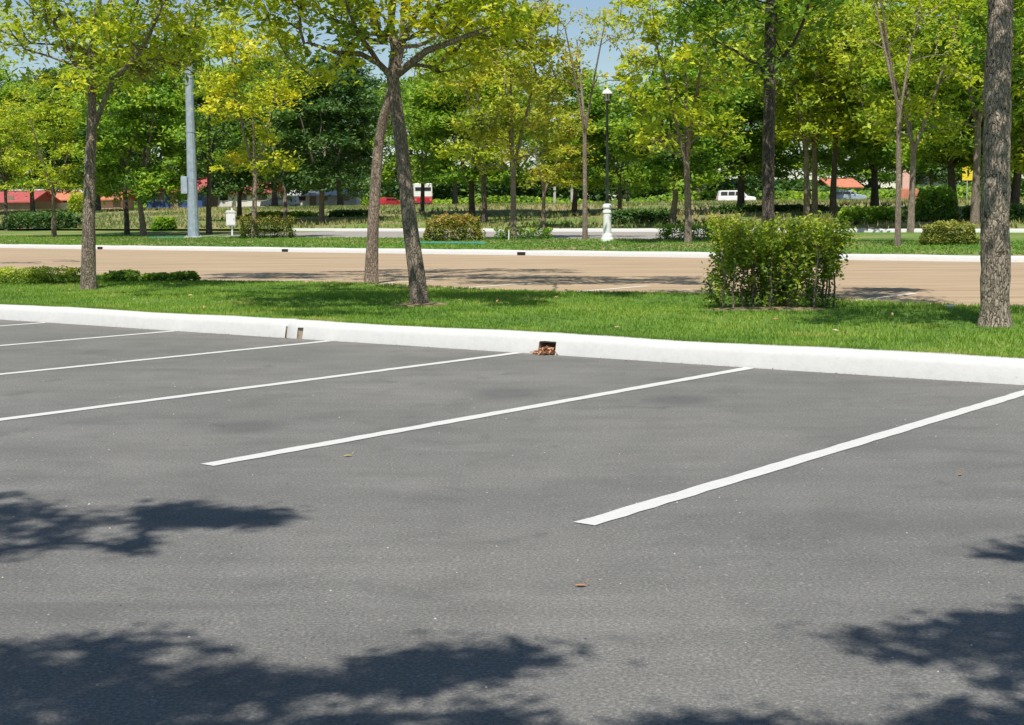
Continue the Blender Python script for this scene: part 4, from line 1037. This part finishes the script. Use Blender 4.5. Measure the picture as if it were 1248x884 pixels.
# bus
b = on(516, 185); root = empty('bus', b, .12, label='red and white bus seen end-on right of the leaning trunk', cat='bus')
o = MB().box(-1.2, 1.2, 0, 8, .35, 1.25, .08).build('body', M['red'], root)
MB().box(-1.18, 1.18, .03, 7.97, 1.25, 3.0, .1).build('upper_body', M['white'], root)
MB().box(-1.0, 1.0, -.01, .05, 2.05, 2.5, .01).build('rear_window', M['glass'], root)
for k in range(5):
    for sd_ in (-1, 1): MB().box(sd_*1.18-.012, sd_*1.18+.012, .5+k*1.45, 1.7+k*1.45, 1.5, 2.3, .005).build('window', M['glass'], root)
for sd_ in (-1, 1):
    MB().box(sd_*.95-.13, sd_*.95+.13, -.02, .05, .8, 1.05, .01).build('tail_light', M['orangeroof'], root)
    for yy in (1.6, 6.4):
        t_ = MB().lathe([(.3, -.14), (.46, -.14), (.48, .14), (.3, .14)], 16, (0, 0, 0), 'x').build('wheel', M['tyre'], root); t_.location = (sd_*1.03, yy, .48)
MB().box(-1.15, 1.15, -.06, .04, .38, .58, .02).build('bumper', M['black'], root)

# ------------------------------------------------------------------ buildings beyond the bank
def house(name, base, rz, w_, d_, hw, hr, wallm, roofm, label, over=.5, wins=3, cat='house', door=True, ribs=10, group=None):
    root = empty(name, base, rz, label=label, cat=cat, group=group)
    wl = MB().prism([(-w_/2, -.8), (w_/2, -.8), (w_/2, hw), (-w_/2, hw)], 0, d_).build('wall', wallm, root)
    gab = MB().prism([(-.001, hw), (-.001, hw+hr*.98), (.001, hw+hr*.98), (.001, hw)], 0.2, d_-.2)
    rf = MB()
    for sgn in (-1, 1):      # ridge runs along x
        y_e = d_/2+sgn*(d_/2+over); 
        rf.quadv([(-w_/2-over, y_e, hw-.1), (w_/2+over, y_e, hw-.1), (w_/2+over, d_/2, hw+hr), (-w_/2-over, d_/2, hw+hr)])
        rf.quadv([(-w_/2-over, y_e, hw-.22), (w_/2+over, y_e, hw-.22), (w_/2+over, d_/2, hw+hr-.12), (-w_/2-over, d_/2, hw+hr-.12)])
    for sgn in (-1, 1):
        x_ = sgn*(w_/2+over-.01); rf.quadv([(x_, -over, hw-.22), (x_, -over, hw-.1), (x_, d_/2, hw+hr), (x_, d_/2, hw+hr-.12)]); rf.quadv([(x_, d_+over, hw-.22), (x_, d_+over, hw-.1), (x_, d_/2, hw+hr), (x_, d_/2, hw+hr-.12)])
    rf.quadv([(-w_/2-over, -over, hw-.22), (w_/2+over, -over, hw-.22), (w_/2+over, -over, hw-.1), (-w_/2-over, -over, hw-.1)])
    for sgn in (-1, 1):
        x_ = sgn*w_/2; rf.quadv([(x_, 0, hw-.05), (x_, d_, hw-.05), (x_, d_/2, hw+hr-.13)])
    ro = rf.build('roof', roofm, root)
    MB().box(-w_/2-over, w_/2+over, d_/2-.1, d_/2+.1, hw+hr-.02, hw+hr+.08, .02).build('ridge', roofm, ro)
    for k in range(wins):
        x = -w_/2+(k+.5)*w_/wins
        fr = MB().box(x-.55, x+.55, -.06, .02, 1.0, min(2.1, hw-.2)).build('window', M['conc'], root)
        MB().box(x-.48, x+.48, -.075, -.061, 1.07, min(2.03, hw-.27)).build('pane', M['glass'], fr)
    if door:
        x = -w_/2+w_/wins*1.0 if wins > 1 else w_*.3
        dr = MB().box(x-.45, x+.45, -.05, .02, -.1, 2.0).build('door', M['wallb'], root); MB().box(x+.3, x+.36, -.09, -.05, .95, 1.05).build('handle', M['steel'], dr)
    return root
def bpos(px, Yb): return on(px, Yb)
house('market_hall', bpos(52, 205), 0.0, 11, 8, 2.2, .9, M['wallb'], M['silver'], 'long low building with silver sheet roof at the far left', wins=4)
house('red_roofed_house', bpos(14, 180), -.35, 6.0, 5.0, 1.3, 1.25, M['wallb'], M['redroof'], 'red-roofed low house at the left edge before the silver roof', wins=2, group='red-roofed buildings beyond the bank')
house('red_roofed_house', bpos(82, 185), .5, 3.2, 3, 1.5, 1.0, M['wallw'], M['orangeroof'], 'small orange-red roof between the far left trees and the forked median tree', wins=1, group='red-roofed buildings beyond the bank')
house('brown_stall', bpos(133, 170), -.2, 3.4, 3, 1.4, .8, M['pink'], M['orangeroof'], 'small pinkish stall with dull red roof right of the forked median tree', wins=1, group='red-roofed buildings beyond the bank')
house('red_roofed_hall', bpos(213, 172), 0.05, 6.5, 5, 2.2, 1.5, M['blue'], M['redroof'], 'long red-roofed stall with blue front left of the steel mast', wins=2, group='red-roofed buildings beyond the bank')
house('red_roofed_hall', bpos(285, 180), -.05, 9.5, 5, 2.1, 1.2, M['wallw'], M['redroof'], 'long red-roofed white-walled stall right of the steel mast', wins=4, group='red-roofed buildings beyond the bank')
house('white_house', bpos(395, 200), 0, 9, 5, 1.9, .6, M['wallw'], M['silver'], 'low white house behind the broad dark tree', wins=3)
house('orange_roofed_house', bpos(1030, 215), .3, 4.6, 5, 2.6, 1.2, M['wallw'], M['orangeroof'], 'house with orange roof seen right of the three lime trees', wins=2)
house('white_building', bpos(1135, 260), -.1, 9, 7, 5.6, 1.2, M['wallw'], M['silver'], 'tall pale building between the pale slender tree and the dark leaning tree', wins=3)
house('red_roofed_shop', bpos(1208, 205), 0.1, 5.0, 5, 3.4, 1.4, M['wallb'], M['redroof'], 'dark shop with red roof behind the knobbly trunk', wins=2)
# sign boards
b = on(1178, 150); root = empty('yellow_sign', b, 0, label='yellow sign board with a black mark left of the knobbly trunk', cat='sign')
MB().tube([(0, .06, -.3), (0, .06, 2.6)], .06, 8).build('post', M['conc'], root)
bd = MB().box(-.55, .55, -.04, .04, 2.1, 3.5, .015).build('board', M['yellow'], root)
MB().prism([(-.05, 2.55), (.12, 2.55), (.2, 2.8), (.1, 3.15), (-.1, 3.15), (-.02, 2.8)], -.052, -.043).build('mark', M['black'], bd)
b = on(1104, 150); root = empty('orange_white_sign', b, 0, label='pinkish white totem with orange foot behind the pale slender tree', cat='sign')
MB().box(-.45, .45, -.15, .15, 1.3, 3.6, .03).build('panel', M['pink'], root); MB().box(-1.0, 1.4, -.2, .2, -.2, 1.3, .05).build('foot', M['orangeroof'], root)

# ------------------------------------------------------------------ litter on the ground
GL = 'dry leaves scattered on the asphalt'
def dry_leaf(px, py, L, m, label, rz, group=GL):
    c = at(px, py); z = float(c[2])+.005
    n = 6; v = []; 
    for i in range(n+1):
        t = i/n; wd = math.sin(math.pi*min(1, t*.92+.06))*.26*L; zz = .25*L*(t-.5)**2
        for s_ in (-1, 0, 1): v.append((L*(t-.5), s_*wd, zz+abs(s_)*wd*.35))
    f = [(i*3+j, i*3+j+1, i*3+j+4, i*3+j+3) for i in range(n) for j in range(2)]
    o = link('dry_leaf', fast_mesh('dry_leaf', v, f, smooth=True), m); o.location = (float(c[0]), float(c[1]), z); o.rotation_euler = (0, 0, rz)
    tag(o, label, 'leaf', group); 
    st = MB().tube([(L*.48, 0, .01), (L*.7, .01, .02)], .0015, 4).build('stalk', m, o)
dry_leaf(424, 557, .05, M['litter_y'], 'yellow dry leaf lying between the two middle bay lines', .3)
dry_leaf(1170, 580, .035, M['litter'], 'reddish dry leaf at the right, below the nearest bay line', 1.0)
dry_leaf(708, 716, .045, M['litter'], 'brown dry leaf below the tip of the nearest bay line', .1)
M['litter_heap'] = mat_leaf('litter_heap', [(0, (.22, .11, .06)), (.4, (.42, .22, .11)), (.8, (.60, .36, .20)), (1, (.66, .5, .32))], .15)
R = np.random.default_rng(5); n = 340
q = gq+.03+R.normal(0, .06, n); p = P_K1+.04+R.normal(0, .045, n)
pts = np.zeros((n, 3)); pts[:, 0] = N2[0]*p+U2[0]*q; pts[:, 1] = N2[1]*p+U2[1]*q
pts[:, 2] = .01+R.uniform(0, 1, n)*.06*np.exp(-((q-gq-.02)/.12)**2)*np.clip((p-P_K1+.08)/.1, .15, 1)
v, f, ti = leaves(pts, .05, np.clip(R.normal(.5, .22, n), 0, 1), flat=.5, r=R)
tag(link('leaf_litter', fast_mesh('leaf_litter', v, f, ti), M['litter_heap']), kind='stuff', label='heap of brown dry leaves in the mouth of the kerb drain', cat='leaf litter')
R = np.random.default_rng(15); n = 900
q = R.uniform(-2, 30, n); p = P_K1-np.abs(R.normal(0, .05, n))-.005
pts = np.zeros((n, 3)); pts[:, 0] = N2[0]*p+U2[0]*q; pts[:, 1] = N2[1]*p+U2[1]*q; pts[:, 2] = .006
v, f, ti = leaves(pts, .016, np.clip(R.normal(.4, .25, n), 0, 1), flat=.8, r=R)
tag(link('gutter_grit', fast_mesh('gutter_grit', v, f, ti), M['litter_heap']), kind='stuff', label='fine leaf grit lying along the foot of the kerb', cat='grit')
R = np.random.default_rng(25); n = 110
p = R.uniform(P_G1+.1, P_L0-.2, n); q = R.uniform(-3, 34, n)
pts = np.zeros((n, 3)); pts[:, 0] = N2[0]*p+U2[0]*q; pts[:, 1] = N2[1]*p+U2[1]*q; pts[:, 2] = .215+R.uniform(0, .02, n)
v, f, ti = leaves(pts, .06, np.clip(R.normal(.6, .2, n), 0, 1), flat=.5, r=R)
tag(link('lawn_litter', fast_mesh('lawn_litter', v, f, ti), M['litter_heap']), kind='stuff', label='fallen dry leaves strewn over the median lawn', cat='leaf litter')
n = 3600; p = P_K1-R.uniform(0, 1, n)**.8*11; q = R.uniform(-8, 16, n)
ang = R.uniform(0, 6.28, (n, 4)); sz = R.uniform(.0015, .0045, n)*R.choice([1, 1, 1, 1.3], n)
cx_ = N2[0]*p+U2[0]*q; cy_ = N2[1]*p+U2[1]*q
vv = np.zeros((n, 5, 3))
for k in range(4):
    a_ = k*np.pi/2+ang[:, k]*.12; vv[:, k, 0] = cx_+np.cos(a_)*sz*1.2; vv[:, k, 1] = cy_+np.sin(a_)*sz; vv[:, k, 2] = .0005
vv[:, 4, 0] = cx_; vv[:, 4, 1] = cy_; vv[:, 4, 2] = sz*1.1
bi = np.arange(n)*5
f = np.concatenate([np.stack([bi+k, bi+(k+1) % 4, bi+4], 1) for k in range(4)])
g_ = nd_ = mat_leaf('grit_stone', [(0, (.05, .045, .04)), (.45, (.16, .15, .13)), (.7, (.34, .31, .27)), (1, (.55, .52, .47))], .0)
tag(link('grit', fast_mesh('grit', vv.reshape(-1, 3), f, np.tile(R.uniform(0, 1, n), 4)), g_), kind='stuff', label='loose grit scattered over the asphalt', cat='grit')
# small pebble litter
R = random.Random(8)
for px, py, lb in ((1158, 378, 'small white scrap on the grass left of the knobbly trunk'), ):
    c = at(px, py); mb = MB(); mb.lathe([(.0, 0), (.025, .005), (.03, .02), (.012, .035)], 7)
    o = mb.build('white_scrap', M['white']); o.location = (float(c[0]), float(c[1]), float(c[2])+(.03 if py < 400 else .004)); o.scale = (1.6, 1, 1) if py < 400 else (.5, .35, .2); tag(o, lb, 'litter')
